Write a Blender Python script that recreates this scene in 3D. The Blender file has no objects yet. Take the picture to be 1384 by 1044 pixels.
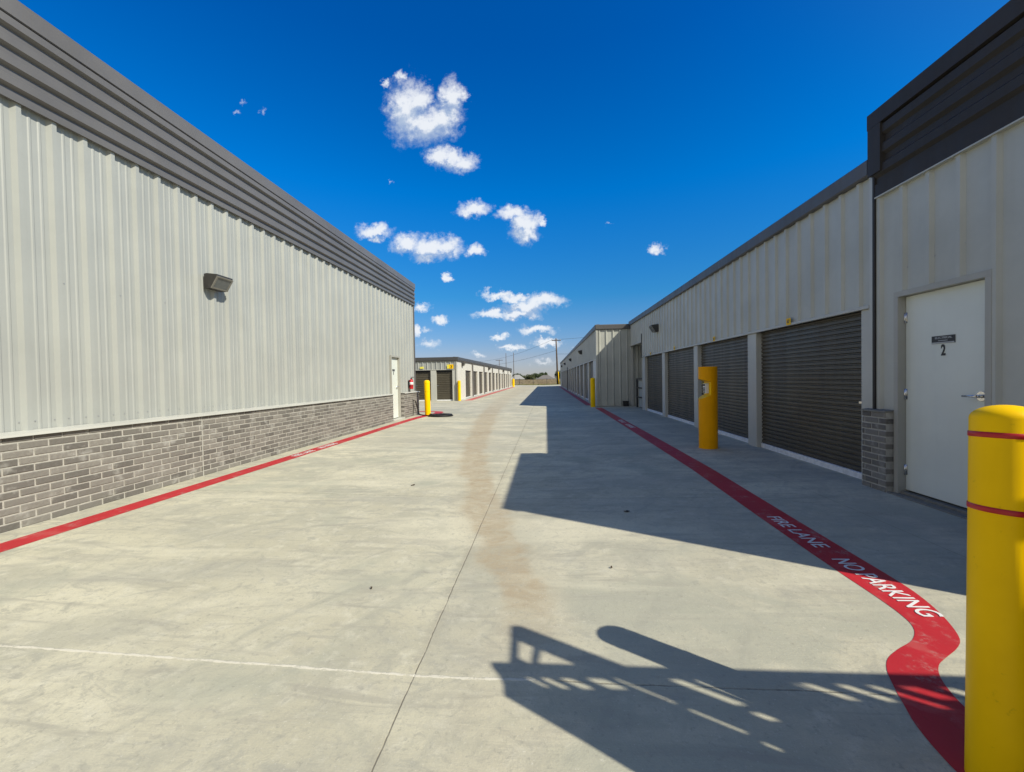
import bpy, bmesh, math, random
from mathutils import Vector, Matrix
random.seed(7)
sc = bpy.context.scene
C = sc.collection
PI = math.pi

# ------------------------------------------------------------------ materials
def new_mat(name):
    m = bpy.data.materials.new(name); m.use_nodes = True
    nt = m.node_tree; b = nt.nodes['Principled BSDF']
    return m, nt, b

class NT:
    """tiny helper to write node graphs"""
    def __init__(s, nt): s.nt = nt; s.n = nt.nodes; s.l = nt.links
    def link(s, a, b): s.l.new(a, b)
    def set(s, sock, v):
        if isinstance(v, bpy.types.NodeSocket): s.l.new(v, sock)
        else: sock.default_value = v
    def math(s, op, a, b=0.0, c=None, clamp=False):
        n = s.n.new('ShaderNodeMath'); n.operation = op; n.use_clamp = clamp
        s.set(n.inputs[0], a); s.set(n.inputs[1], b)
        if c is not None: s.set(n.inputs[2], c)
        return n.outputs[0]
    def vmath(s, op, a, b=(0, 0, 0), c=None, out=0):
        n = s.n.new('ShaderNodeVectorMath'); n.operation = op
        s.set(n.inputs[0], a); s.set(n.inputs[1], b)
        if c is not None: s.set(n.inputs[2], c)
        return n.outputs[out]
    def noise(s, vec, scale, detail=4, rough=.55, out=0, dist=0.0):
        n = s.n.new('ShaderNodeTexNoise'); s.set(n.inputs['Vector'], vec)
        n.inputs['Scale'].default_value = scale; n.inputs['Detail'].default_value = detail
        n.inputs['Roughness'].default_value = rough; n.inputs['Distortion'].default_value = dist
        return n.outputs[out]
    def rng(s, v, a, b, c=0.0, d=1.0, smooth=True):
        n = s.n.new('ShaderNodeMapRange'); n.interpolation_type = 'SMOOTHSTEP' if smooth else 'LINEAR'
        s.set(n.inputs[0], v); n.inputs[1].default_value = a; n.inputs[2].default_value = b
        n.inputs[3].default_value = c; n.inputs[4].default_value = d
        return n.outputs[0]
    def mix(s, f, a, b, mode='MIX'):
        n = s.n.new('ShaderNodeMix'); n.data_type = 'RGBA'; n.blend_type = mode
        s.set(n.inputs[0], f); s.set(n.inputs[6], a); s.set(n.inputs[7], b)
        return n.outputs[2]
    def pos(s):
        return s.n.new('ShaderNodeNewGeometry').outputs['Position']
    def bump(s, h, strength, dist):
        n = s.n.new('ShaderNodeBump'); n.inputs['Strength'].default_value = strength
        n.inputs['Distance'].default_value = dist; s.l.new(h, n.inputs['Height'])
        return n.outputs[0]

def rgba(c): return (c[0], c[1], c[2], 1.0)

def painted(name, col, rough=.45, var=.08, streak=.06, bump=.0, metallic=0.0, spec=.5, dirt=None):
    m, nt, b = new_mat(name); g = NT(nt); p = g.pos()
    n1 = g.noise(p, 1.3, 5, .6)
    pv = g.vmath('MULTIPLY', p, (9, 9, .5)); n2 = g.noise(pv, 1.0, 4, .6)
    dark = tuple(x * (1 - 2 * var) for x in col); lite = tuple(min(1, x * (1 + var)) for x in col)
    c = g.mix(g.rng(n1, .3, .7), rgba(dark), rgba(lite))
    c = g.mix(g.rng(n2, .45, .8, 0, streak * 3), c, rgba(tuple(x * .72 for x in col)))
    if dirt:
        n3 = g.noise(p, 22, 4, .7)
        c = g.mix(g.rng(n3, .62, .74, 0, dirt), c, rgba(tuple(x * .45 for x in col)))
    g.link(c, b.inputs['Base Color'])
    r = g.rng(n2, .3, .7, rough - .06, rough + .08); g.link(r, b.inputs['Roughness'])
    b.inputs['Metallic'].default_value = metallic; b.inputs['Specular IOR Level'].default_value = spec
    if bump:
        g.link(g.bump(g.noise(p, 3.0, 3, .5), bump, .02), b.inputs['Normal'])
    return m

def plain(name, col, rough=.5, metallic=0.0):
    m, nt, b = new_mat(name); g = NT(nt)
    n = g.noise(g.pos(), 14, 3)
    c = g.mix(g.rng(n, .3, .7), rgba(tuple(x * .88 for x in col)), rgba(tuple(min(1, x * 1.08) for x in col)))
    g.link(c, b.inputs['Base Color']); b.inputs['Roughness'].default_value = rough; b.inputs['Metallic'].default_value = metallic
    return m

M = {}
M['clad'] = painted('light_grey_cladding', (.360, .371, .345), .40, .03, .02, .05)
M['clad_shade'] = painted('shade_lifted_cladding', (.47, .475, .42), .45, .05, .04, .1)  # lighter copy of the pale cladding, lifted for walls that stand in shade
M['trim_light'] = painted('light_trim', (.50, .495, .44), .45, .04, .04)
M['dark'] = painted('charcoal_cladding', (.145, .138, .132), .34, .06, .05, .06)
M['dark_low'] = painted('dark_grey_trim', (.118, .114, .110), .45, .06, .05, 0, 0, .25)
M['navy'] = painted('black_grey_cladding', (.050, .045, .041), .5, .06, .05, 0, 0, .15)
M['roller'] = painted('bronze_curtain', (.082, .071, .050), .42, .08, .06)
M['bar'] = plain('aluminium_bar', (.74, .75, .75), .45, .0)
M['char'] = painted('charcoal_trim', (.075, .073, .072), .4, .06, .05)
M['steel'] = plain('bright_steel', (.72, .72, .72), .22, 1.0)
M['door'] = painted('white_door_paint', (.70, .73, .66), .4, .03, .03)
M['frame'] = painted('frame_paint', (.40, .39, .34), .45, .04, .04)
M['yellow'] = painted('safety_yellow', (.98, .58, .0), .42, .06, .08, 0, 0, .12, .45)
M['amber'] = painted('amber_paint', (.95, .41, .0), .42, .06, .08, 0, 0, .12, .4)
M['yellow_pale'] = plain('pale_yellow_sign', (.80, .72, .10), .5)
M['redband'] = plain('red_tape', (.45, .006, .012), .4)
M['red'] = painted('extinguisher_red', (.55, .012, .018), .3, .03, .02)
M['black'] = plain('black_plastic', (.018, .018, .02), .45)
M['blacksteel'] = painted('black_steel', (.022, .022, .024), .45, .08, .05)
M['white'] = plain('white_label', (.78, .78, .76), .5)
M['bronze'] = plain('bronze_housing', (.045, .042, .038), .45)
M['wood_pole'] = painted('weathered_wood', (.10, .07, .05), .85, .15, .15)
M['fence'] = painted('fence_wood', (.30, .24, .16), .85, .15, .2)
M['siding'] = plain('pale_siding', (.62, .60, .53), .7)
M['shingle'] = plain('grey_shingle', (.17, .155, .14), .85)
M['brickhouse'] = plain('tan_brick', (.22, .14, .10), .85)
M['pale_roof'] = plain('pale_shingle', (.33, .32, .30), .85)
M['wire'] = plain('wire', (.03, .03, .03), .6)
M['galv'] = plain('galvanised_steel', (.40, .41, .42), .45, .5)
M['step'] = plain('grey_step', (.20, .19, .16), .8)
M['rubber'] = plain('hose_rubber', (.012, .012, .010), .55)
M['leafbrown'] = plain('dry_leaf', (.05, .035, .02), .8)

def mat_paint_road(name, col, wear):
    m, nt, b = new_mat(name); g = NT(nt); p = g.pos()
    n = g.noise(p, 7, 6, .65); n2 = g.noise(p, 60, 3, .6); n3 = g.noise(p, 1.6, 3)
    c = g.mix(g.rng(n3, .3, .7), rgba(tuple(x * .86 for x in col)), rgba(col))
    f = g.math('MULTIPLY', g.rng(n, .52, .70), g.rng(n2, .40, .60))
    c = g.mix(g.math('MULTIPLY', g.rng(g.noise(p, 3.2, 5, .65, dist=.6), .54, .66), .38 * wear), c, (.55, .20, .17, 1) if col[1] < .3 else col + (1,))
    c = g.mix(g.rng(g.noise(g.vmath('MULTIPLY', p, (5, 1, 1)), 6, 4, .7), .60, .72, 0, .4), c, tuple(x * .5 for x in col) + (1,))
    c = g.mix(g.math('MULTIPLY', f, wear), c, (.40, .30, .26, 1))
    g.link(c, b.inputs['Base Color']); b.inputs['Roughness'].default_value = .55
    g.link(g.bump(n2, .25, .004), b.inputs['Normal'])
    return m
M['redpaint'] = mat_paint_road('red_road_paint', (.50, .018, .026), .6)
M['redfaded'] = mat_paint_road('faded_red_road_paint', (.55, .12, .10), 1.0)
M['whitepaint'] = mat_paint_road('white_road_paint', (.80, .78, .76), .25)

def mat_brick():
    m, nt, b = new_mat('grey_brick'); g = NT(nt); p = g.pos()
    ri = g.n.new('ShaderNodeNewGeometry').outputs['Random Per Island']
    n = g.noise(p, 30, 5, .65); n2 = g.noise(p, 6, 4, .6); n3 = g.noise(p, 150, 2, .6)
    c = g.mix(ri, (.105, .098, .084, 1), (.245, .230, .198, 1))
    c = g.mix(g.rng(n, .35, .7, 0, .55), c, (.17, .155, .14, 1))
    c = g.mix(g.rng(n2, .52, .72, 0, .6), c, (.40, .39, .35, 1))     # efflorescence
    g.link(c, b.inputs['Base Color']); b.inputs['Roughness'].default_value = .9
    h = g.math('ADD', n, g.math('MULTIPLY', n3, .4))
    g.link(g.bump(h, .6, .006), b.inputs['Normal'])
    return m
M['brick'] = mat_brick()
def mat_mortar():
    m, nt, b = new_mat('mortar'); g = NT(nt); p = g.pos()
    n = g.noise(p, 25, 5, .6)
    g.link(g.mix(g.rng(n, .3, .7), (.36, .345, .30, 1), (.46, .44, .39, 1)), b.inputs['Base Color'])
    b.inputs['Roughness'].default_value = .95
    g.link(g.bump(g.noise(p, 120, 3), .4, .004), b.inputs['Normal'])
    return m
M['mortar'] = mat_mortar()

def mat_concrete():
    m, nt, b = new_mat('drive_concrete'); g = NT(nt); p = g.pos()
    sep = g.n.new('ShaderNodeSeparateXYZ'); g.link(p, sep.inputs[0]); X, Y = sep.outputs[0], sep.outputs[1]
    n1 = g.noise(p, .45, 5, .6, dist=.6); n2 = g.noise(p, 1.7, 6, .65, dist=.4); n3 = g.noise(p, 9, 5, .65)
    grain = g.noise(p, 140, 3, .7); mid = g.noise(p, 34, 4, .7)
    c = g.mix(g.rng(n1, .34, .66), (.50, .462, .325, 1), (.66, .612, .44, 1))
    c = g.mix(g.rng(n2, .46, .64, 0, .8), c, (.415, .395, .295, 1))
    c = g.mix(g.rng(n3, .50, .70, 0, .6), c, (.69, .65, .50, 1))
    n6 = g.noise(g.vmath('MULTIPLY', p, (1, 1.5, 1)), 4.2, 6, .72, dist=1.2)
    c = g.mix(g.rng(n6, .52, .66, 0, .75), c, (.365, .35, .275, 1))
    n7 = g.noise(g.vmath('ADD', p, (5, 3, 1)), 18, 5, .7, dist=.6)
    c = g.mix(g.rng(n7, .54, .66, 0, .55), c, (.36, .34, .27, 1))
    # greenish cure patches
    n5 = g.noise(g.vmath('ADD', p, (31, 7, 3)), .8, 4, .6, dist=.8)
    c = g.mix(g.rng(n5, .50, .66, 0, .8), c, (.385, .385, .29, 1))
    # slab to slab tone
    fy = g.math('FLOOR', g.math('DIVIDE', g.math('SUBTRACT', Y, 1.85), 2.83))
    fx = g.math('FLOOR', g.math('DIVIDE', g.math('ADD', X, .63), 3.4))
    wn = g.n.new('ShaderNodeTexWhiteNoise'); wn.noise_dimensions = '2D'
    cb = g.n.new('ShaderNodeCombineXYZ'); g.link(fx, cb.inputs[0]); g.link(fy, cb.inputs[1]); g.link(cb.outputs[0], wn.inputs['Vector'])
    c = g.mix(g.math('MULTIPLY', wn.outputs[0], .35), c, (.40, .385, .32, 1))
    # finishing swirls: broad trowel streaks running diagonal / across
    st = g.noise(g.vmath('MULTIPLY', p, (1.1, 6.5, 1)), 1.2, 5, .6, dist=.9)
    c = g.mix(g.rng(st, .50, .70, 0, .70), c, (.345, .325, .26, 1))
    rot = g.n.new('ShaderNodeVectorRotate'); rot.inputs['Angle'].default_value = .55; g.link(p, rot.inputs['Vector'])
    st2 = g.noise(g.vmath('MULTIPLY', rot.outputs[0], (6, 1.4, 1)), 1.0, 5, .65, dist=.5)
    c = g.mix(g.rng(st2, .52, .70, 0, .5), c, (.34, .33, .265, 1))
    broom = g.noise(g.vmath('MULTIPLY', p, (3, 130, 1)), 1.0, 3, .6)
    c = g.mix(g.rng(broom, .45, .75, 0, .16), c, (.36, .34, .29, 1))
    # broad dull bands across the slabs and a few dark scuffs
    bnd = g.noise(g.vmath('MULTIPLY', p, (.28, 1.5, 1)), 1.0, 4, .6, dist=.5)
    c = g.mix(g.rng(bnd, .52, .66, 0, .45), c, (.385, .37, .30, 1))
    c = g.mix(g.rng(bnd, .48, .34, 0, .4), c, (.71, .66, .49, 1))
    # silt left by water along the valley (centre line wanders with Y)
    fc = g.n.new('ShaderNodeFloatCurve'); cu = fc.mapping.curves[0]
    pts = [(0, .5), (2.4, .62), (3.1, .585), (3.8, .545), (4.95, .485), (7, .40), (11, .30), (18.7, .175), (28, .10), (40, .08)]
    cu.points[0].location = (0, pts[0][1]); cu.points[1].location = (1, pts[-1][1])
    for yy, xx in pts[1:-1]: cu.points.new(yy / 40, xx)
    fc.mapping.update()
    g.link(g.math('DIVIDE', Y, 40.0, clamp=True), fc.inputs['Value'])
    xc = g.math('MULTIPLY', g.math('SUBTRACT', fc.outputs[0], .65), 5.0)     # 0.65 -> x = 0
    wob = g.math('MULTIPLY', g.math('SUBTRACT', g.noise(p, 1.3, 5, .6), .5), .55)
    dx = g.math('ABSOLUTE', g.math('ADD', g.math('SUBTRACT', X, xc), wob))
    wid = g.math('ADD', .135, g.math('MULTIPLY', Y, .015))
    dn = g.math('DIVIDE', dx, wid)
    sil = g.rng(dn, .55, 1.25, 1, 0)
    sil = g.math('MULTIPLY', sil, g.rng(n6, .30, .70, .35, 1.0))
    sil = g.math('MULTIPLY', sil, g.rng(Y, 1.9, 2.8))
    sil = g.math('MULTIPLY', sil, g.rng(Y, 12, 26, 1, .35))
    c = g.mix(g.math('MULTIPLY', sil, .86), c, (.375, .275, .155, 1))
    halo = g.math('MULTIPLY', g.rng(dn, 1.0, 2.4, .35, 0), g.rng(n1, .35, .65))
    c = g.mix(halo, c, (.47, .41, .285, 1))
    # tyre tracks and scuffs
    tr = g.noise(g.vmath('MULTIPLY', p, (6, .5, 1)), 1.0, 5, .65, dist=.4)
    c = g.mix(g.math('MULTIPLY', g.rng(tr, .60, .78, 0, .5), g.rng(n2, .4, .6)), c, (.30, .285, .25, 1))
    # small pits, grit, stains
    v = g.n.new('ShaderNodeTexVoronoi'); v.feature = 'F1'; v.inputs['Scale'].default_value = 26
    g.link(g.vmath('MULTIPLY', g.vmath('ADD', p, g.vmath('SCALE', g.noise(p, 40, 2, .5, out=1), (0, 0, 0)), ), (1, 1.6, 1)), v.inputs['Vector'])
    spots = g.math('MULTIPLY', g.rng(v.outputs['Distance'], .05, .14, 1, 0), g.rng(g.noise(p, 2.4, 4, .7), .50, .62))
    c = g.mix(g.math('MULTIPLY', spots, .75), c, (.16, .145, .12, 1))
    c = g.mix(g.rng(mid, .56, .72, 0, .7), c, (.31, .295, .235, 1))
    c = g.mix(g.rng(g.noise(p, 75, 4, .75), .60, .70, 0, .5), c, (.70, .67, .56, 1))
    c = g.mix(g.rng(grain, .3, .75, 0, .30), c, (.33, .315, .265, 1))
    v2 = g.n.new('ShaderNodeTexVoronoi'); v2.inputs['Scale'].default_value = 3.1
    g.link(g.vmath('ADD', g.vmath('MULTIPLY', p, (1, 1.4, 0)), g.vmath('MULTIPLY', g.noise(p, 9, 4, .7, out=1), (.5, .5, 0))), v2.inputs['Vector'])
    sc2 = g.math('MULTIPLY', g.rng(v2.outputs['Distance'], .03, .16, 1, 0), g.rng(g.noise(p, 1.1, 3), .52, .6))
    c = g.mix(g.math('MULTIPLY', sc2, .4), c, (.25, .235, .19, 1))
    # joints
    wx = g.math('MULTIPLY', g.math('SUBTRACT', g.noise(p, 4, 4, .7), .5), .016)
    jx = g.math('ABSOLUTE', g.math('ADD', g.math('ADD', X, .63), wx))
    jxa = g.math('ABSOLUTE', g.math('SUBTRACT', g.math('ABSOLUTE', g.math('ADD', X, .63)), 3.55))
    wy = g.math('MULTIPLY', g.math('SUBTRACT', g.noise(p, 3, 5, .7), .5), .022)
    yy = g.math('ADD', g.math('ADD', Y, wy), g.math('MULTIPLY', X, .018))
    per = g.math('SUBTRACT', g.math('PINGPONG', g.math('ADD', g.math('SUBTRACT', yy, 1.84), 2.83 * 8), 1.415), 0)
    lx = g.math('MULTIPLY', g.rng(jx, .001, .0048, 1, 0), g.rng(g.noise(p, 8, 4, .7), .30, .55, .45, 1)); lxa = g.rng(jxa, .002, .007, .35, 0)
    ly = g.math('MULTIPLY', g.rng(g.math('ADD', per, g.math('MULTIPLY', g.math('SUBTRACT', g.noise(p, 18, 5, .75), .5), .012)), .001, .006, .8, 0), g.rng(g.noise(p, 7, 4, .7), .34, .58, .2, 1))
    first = g.rng(g.math('ADD', g.math('ABSOLUTE', g.math('SUBTRACT', yy, 1.84)), g.math('MULTIPLY', g.math('SUBTRACT', g.noise(p, 22, 5, .75), .5), .026)), .004, .010, 1, 0)
    left = g.rng(X, -.15, .05, 1, 0)
    white = g.math('MULTIPLY', g.math('MULTIPLY', first, left), g.rng(g.noise(p, 13, 5, .7), .34, .52, .15, 1))
    notfirst = g.math('SUBTRACT', 1.0, g.math('MULTIPLY', first, left), clamp=True)
    line = g.math('MAXIMUM', g.math('MAXIMUM', lx, lxa), g.math('MULTIPLY', ly, notfirst))
    c = g.mix(g.math('MULTIPLY', line, .8), c, (.10, .085, .065, 1))
    c = g.mix(g.math('MULTIPLY', g.rng(jx, .01, .06, .22, 0), g.rng(n2, .4, .6)), c, (.25, .22, .17, 1))
    c = g.mix(white, c, (.64, .60, .49, 1))
    g.link(c, b.inputs['Base Color'])
    g.link(g.rng(n2, .3, .7, .72, .9), b.inputs['Roughness'])
    b.inputs['Specular IOR Level'].default_value = .35
    h = g.math('ADD', g.math('MULTIPLY', grain, .5), g.math('MULTIPLY', mid, .7))
    h = g.math('ADD', h, g.math('MULTIPLY', broom, .25))
    h = g.math('SUBTRACT', h, g.math('MULTIPLY', line, 1.5))
    h = g.math('ADD', h, g.math('MULTIPLY', white, 1.0))
    h = g.math('ADD', h, g.math('MULTIPLY', n3, .8))
    g.link(g.bump(h, .35, .007), b.inputs['Normal'])
    return m
M['concrete'] = mat_concrete()

def mat_grass():
    m, nt, b = new_mat('dry_grass'); g = NT(nt); p = g.pos()
    n = g.noise(p, .15, 6, .6); n2 = g.noise(p, 2.0, 4)
    c = g.mix(g.rng(n, .35, .65), (.10, .115, .03, 1), (.19, .165, .06, 1))
    c = g.mix(g.rng(n2, .5, .8, 0, .5), c, (.06, .075, .02, 1))
    g.link(c, b.inputs['Base Color']); b.inputs['Roughness'].default_value = .95
    return m
M['grass'] = mat_grass()
def mat_leaf(name, a, bcol):
    m, nt, b = new_mat(name); g = NT(nt)
    ri = g.n.new('ShaderNodeNewGeometry').outputs['Random Per Island']
    g.link(g.mix(ri, rgba(a), rgba(bcol)), b.inputs['Base Color']); b.inputs['Roughness'].default_value = .7
    return m
M['leaf'] = mat_leaf('dark_foliage', (.018, .030, .010), (.055, .080, .024))
M['leaf2'] = mat_leaf('olive_foliage', (.035, .045, .012), (.085, .095, .030))
M['weed'] = mat_leaf('yellow_weeds', (.10, .11, .02), (.24, .21, .05))
M['bark'] = plain('bark', (.07, .05, .035), .9)

M['lens'] = plain('lamp_lens', (.13, .14, .14), .08)


# ------------------------------------------------------------------ mesh helpers
class MB:
    def __init__(s): s.v = []; s.f = []; s.smooth = []
    def add(s, vs, fs, smooth=False, fn=None):
        o = len(s.v)
        s.v += [tuple(fn(*p)) if fn else tuple(p) for p in vs]
        for f in fs: s.f.append([i + o for i in f]); s.smooth.append(smooth)
        return s
    def box(s, a, b, fn=None, ch=0.0):
        x0, y0, z0 = (min(a[i], b[i]) for i in range(3)); x1, y1, z1 = (max(a[i], b[i]) for i in range(3))
        if ch <= 0:
            vs = [(x0, y0, z0), (x1, y0, z0), (x1, y1, z0), (x0, y1, z0), (x0, y0, z1), (x1, y0, z1), (x1, y1, z1), (x0, y1, z1)]
            fs = [(0, 3, 2, 1), (4, 5, 6, 7), (0, 1, 5, 4), (1, 2, 6, 5), (2, 3, 7, 6), (3, 0, 4, 7)]
            return s.add(vs, fs, False, fn)
        bm = bmesh.new(); bmesh.ops.create_cube(bm, size=1)
        for v in bm.verts: v.co = Vector(((x0 + x1) / 2 + v.co.x * (x1 - x0), (y0 + y1) / 2 + v.co.y * (y1 - y0), (z0 + z1) / 2 + v.co.z * (z1 - z0)))
        bmesh.ops.bevel(bm, geom=bm.edges[:], offset=ch, segments=1, affect='EDGES')
        bm.verts.index_update()
        s.add([v.co[:] for v in bm.verts], [[v.index for v in f.verts] for f in bm.faces], False, fn); bm.free(); return s
    def tube(s, pts, r, n=10, caps=True, fn=None):
        """round bar along a polyline; r number or list"""
        pts = [Vector(p) for p in pts]; k = len(pts); rs = r if isinstance(r, (list, tuple)) else [r] * k
        vs = []; fs = []
        up = Vector((0, 0, 1))
        for i, p in enumerate(pts):
            t = (pts[min(i + 1, k - 1)] - pts[max(i - 1, 0)]).normalized()
            u = up if abs(t.dot(up)) < .95 else Vector((0, 1, 0))
            a = t.cross(u).normalized(); b2 = t.cross(a).normalized()
            for j in range(n):
                an = 2 * PI * j / n; q = p + (a * math.cos(an) + b2 * math.sin(an)) * rs[i]; vs.append(q[:])
        for i in range(k - 1):
            for j in range(n):
                j2 = (j + 1) % n; fs.append((i * n + j, i * n + j2, (i + 1) * n + j2, (i + 1) * n + j))
        s.add(vs, fs, True, fn)
        if caps:
            o = len(s.v) - len(vs)
            s.f.append([o + j for j in range(n)][::-1]); s.smooth.append(False)
            s.f.append([o + (k - 1) * n + j for j in range(n)]); s.smooth.append(False)
        return s
    def lathe(s, prof, n=40, fn=None, c=(0, 0)):
        """prof: list of (r, z)"""
        vs = []; fs = []
        for r, z in prof:
            for j in range(n):
                a = 2 * PI * j / n; vs.append((c[0] + r * math.cos(a), c[1] + r * math.sin(a), z))
        for i in range(len(prof) - 1):
            for j in range(n):
                j2 = (j + 1) % n; fs.append((i * n + j, i * n + j2, (i + 1) * n + j2, (i + 1) * n + j))
        return s.add(vs, fs, True, fn)
    def ribs(s, prof, z0, z1, fn):
        """prof: list of (s, d); extruded in z; fn maps (s, d, z) to the world. z0/z1 may be functions of s"""
        f0 = z0 if callable(z0) else (lambda q: z0); f1 = z1 if callable(z1) else (lambda q: z1)
        vs = []; fs = []
        for q, d in prof: vs += [fn(q, d, f0(q)), fn(q, d, f1(q))]
        for i in range(len(prof) - 1): fs.append((2 * i, 2 * i + 2, 2 * i + 3, 2 * i + 1))
        return s.add(vs, fs)
    def corr(s, prof, s0, s1, fn):
        """prof: list of (d, z); extruded along s"""
        vs = []; fs = []
        for d, z in prof: vs += [fn(s0, d, z), fn(s1, d, z)]
        for i in range(len(prof) - 1): fs.append((2 * i, 2 * i + 1, 2 * i + 3, 2 * i + 2))
        return s.add(vs, fs)
    def prism(s, poly, s0, s1, fn):
        """poly of (d, z) extruded along s"""
        n = len(poly); vs = [fn(s0, d, z) for d, z in poly] + [fn(s1, d, z) for d, z in poly]
        fs = [tuple(range(n)), tuple(range(2 * n - 1, n - 1, -1))] + [(i, i + n, (i + 1) % n + n, (i + 1) % n) for i in range(n)]
        return s.add(vs, fs)

def wloc(p):
    v = Vector((0, 0, 0))
    while p is not None: v += p.location; p = p.parent
    return v
def obj(name, mb, mat, parent=None, world=True, recalc=False):
    me = bpy.data.meshes.new(name)
    off = wloc(parent) if (parent is not None and world) else Vector((0, 0, 0))
    me.from_pydata([(v[0] - off.x, v[1] - off.y, v[2] - off.z) for v in mb.v], [], mb.f)
    me.polygons.foreach_set('use_smooth', mb.smooth); me.materials.append(mat); me.update()
    if recalc:
        bm = bmesh.new(); bm.from_mesh(me); bmesh.ops.recalc_face_normals(bm, faces=bm.faces[:]); bm.to_mesh(me); bm.free()
    o = bpy.data.objects.new(name, me); C.objects.link(o); o.parent = parent
    return o
def tag(o, label=None, cat=None, group=None, kind=None):
    if label: o['label'] = label
    if cat: o['category'] = cat
    if group: o['group'] = group
    if kind: o['kind'] = kind
    return o
def thing(name, loc, label, cat, group=None):
    o = bpy.data.objects.new(name, None); C.objects.link(o); o.location = loc; o.empty_display_size = .2
    return tag(o, label, cat, group)
def copy_tree(o, parent=None):
    c = o.copy(); C.objects.link(c)
    if parent is not None: c.parent = parent
    for ch in list(o.children): copy_tree(ch, c)
    return c
def text_obj(name, body, size, mat, parent, mtx, width=None, offset=0.0, extrude=.0015, space=1.0, shear=0.0):
    cu = bpy.data.curves.new(name, 'FONT'); cu.body = body; cu.size = size; cu.extrude = extrude; cu.offset = offset
    cu.space_character = space; cu.shear = shear; cu.resolution_u = 4
    t = bpy.data.objects.new(name + '_tmp', cu); C.objects.link(t)
    dg = bpy.context.evaluated_depsgraph_get(); me = bpy.data.meshes.new_from_object(t.evaluated_get(dg))
    C.objects.unlink(t); bpy.data.objects.remove(t); bpy.data.curves.remove(cu)
    xs = [v.co.x for v in me.vertices]; ys = [v.co.y for v in me.vertices]
    x0, x1, y0, y1 = min(xs), max(xs), min(ys), max(ys); k = (width / (x1 - x0)) if width else 1.0
    off = wloc(parent)
    for v in me.vertices:
        q = mtx @ Vector(((v.co.x - x0) * k, v.co.y - (y0 + y1) / 2, v.co.z)); v.co = q - off
    me.materials.append(mat); me.name = name
    o = bpy.data.objects.new(name, me); C.objects.link(o); o.parent = parent
    return o
def frame_mtx(o, ex, ey):
    ex = Vector(ex); ey = Vector(ey); ez = ex.cross(ey)
    m = Matrix((ex, ey, ez)).transposed().to_4x4(); m.translation = Vector(o); return m

def panel_profile(s0, s1, pitch, phase, major=(.092, .040, .036), minor=True):
    """R-panel: one tall trapezoid rib per pitch, two low stiffeners between"""
    bw, tw, h = major; pts = [(s0, 0.0)]
    k = math.floor((s0 - phase) / pitch) - 1
    while True:
        c = phase + k * pitch
        if c - pitch > s1: break
        seq = [(c - bw / 2, 0), (c - tw / 2, h), (c + tw / 2, h), (c + bw / 2, 0)]
        if minor:
            for m in (c + pitch * .36, c + pitch * .64):
                seq += [(m - .017, 0), (m - .007, .0055), (m + .007, .0055), (m + .017, 0)]
        for q in seq:
            if s0 < q[0] < s1: pts.append(q)
        k += 1
    pts.append((s1, 0.0)); return pts
def corr_profile(z0, z1, n, depth=.032, d0=0.0):
    """horizontal ribbed panel, n ribs from bottom to top"""
    p = (z1 - z0) / n; pts = []
    for i in range(n):
        z = z0 + i * p
        pts += [(d0, z), (d0, z + p * .30), (d0 + depth, z + p * .46), (d0 + depth, z + p * .86)]
    pts += [(d0, z1)]
    return pts
def curtain_profile(z0, z1, pitch=.066):
    pts = []; z = z0
    while z < z1 - .001:
        for fz, d in ((0, 0), (.34, .0), (.50, -.018), (.66, -.018), (.82, 0)):
            if z + fz * pitch <= z1: pts.append((d, z + fz * pitch))
        z += pitch
    pts.append((0, z1)); return pts

def bricks(mbB, mbM, fn, s0, s1, z0, z1, depth, L=.235, H=.0700, j=.015, ends=(False, False), soldier_cap=False):
    """running bond of bevelled bricks over a mortar core; fn maps (s, d, z)"""
    mbM.box((s0 + .004, 0, z0), (s1 - .004, depth - .007, z1 - .002), fn)
    rows = int(round((z1 - z0) / H)); hh = (z1 - z0) / rows
    for r in range(rows):
        za = z0 + r * hh + j / 2; zb = z0 + (r + 1) * hh - j / 2
        s = s0 - (L / 2 if r % 2 else 0)
        while s < s1 - .01:
            a = max(s + j / 2, s0); b = min(s + L - j / 2, s1)
            if b - a > .02:
                dd = depth + random.uniform(-.0018, .0022); c = .004
                jz = random.uniform(-.0015, .0015)
                vs = [(a, depth - .012 if a > s0 + .001 else 0, za + jz), (b, depth - .012 if b < s1 - .001 else 0, za + jz), (b, depth - .012 if b < s1 - .001 else 0, zb + jz), (a, depth - .012 if a > s0 + .001 else 0, zb + jz),
                      (a, dd - c, za + jz), (b, dd - c, za + jz), (b, dd - c, zb + jz), (a, dd - c, zb + jz),
                      (a + c, dd, za + c + jz), (b - c, dd, za + c + jz), (b - c, dd, zb - c + jz), (a + c, dd, zb - c + jz)]
                fs = [(0, 1, 5, 4), (1, 2, 6, 5), (2, 3, 7, 6), (3, 0, 4, 7), (4, 5, 9, 8), (5, 6, 10, 9), (6, 7, 11, 10), (7, 4, 8, 11), (8, 9, 10, 11)]
                mbB.add(vs, fs, False, fn)
            s += L

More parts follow.
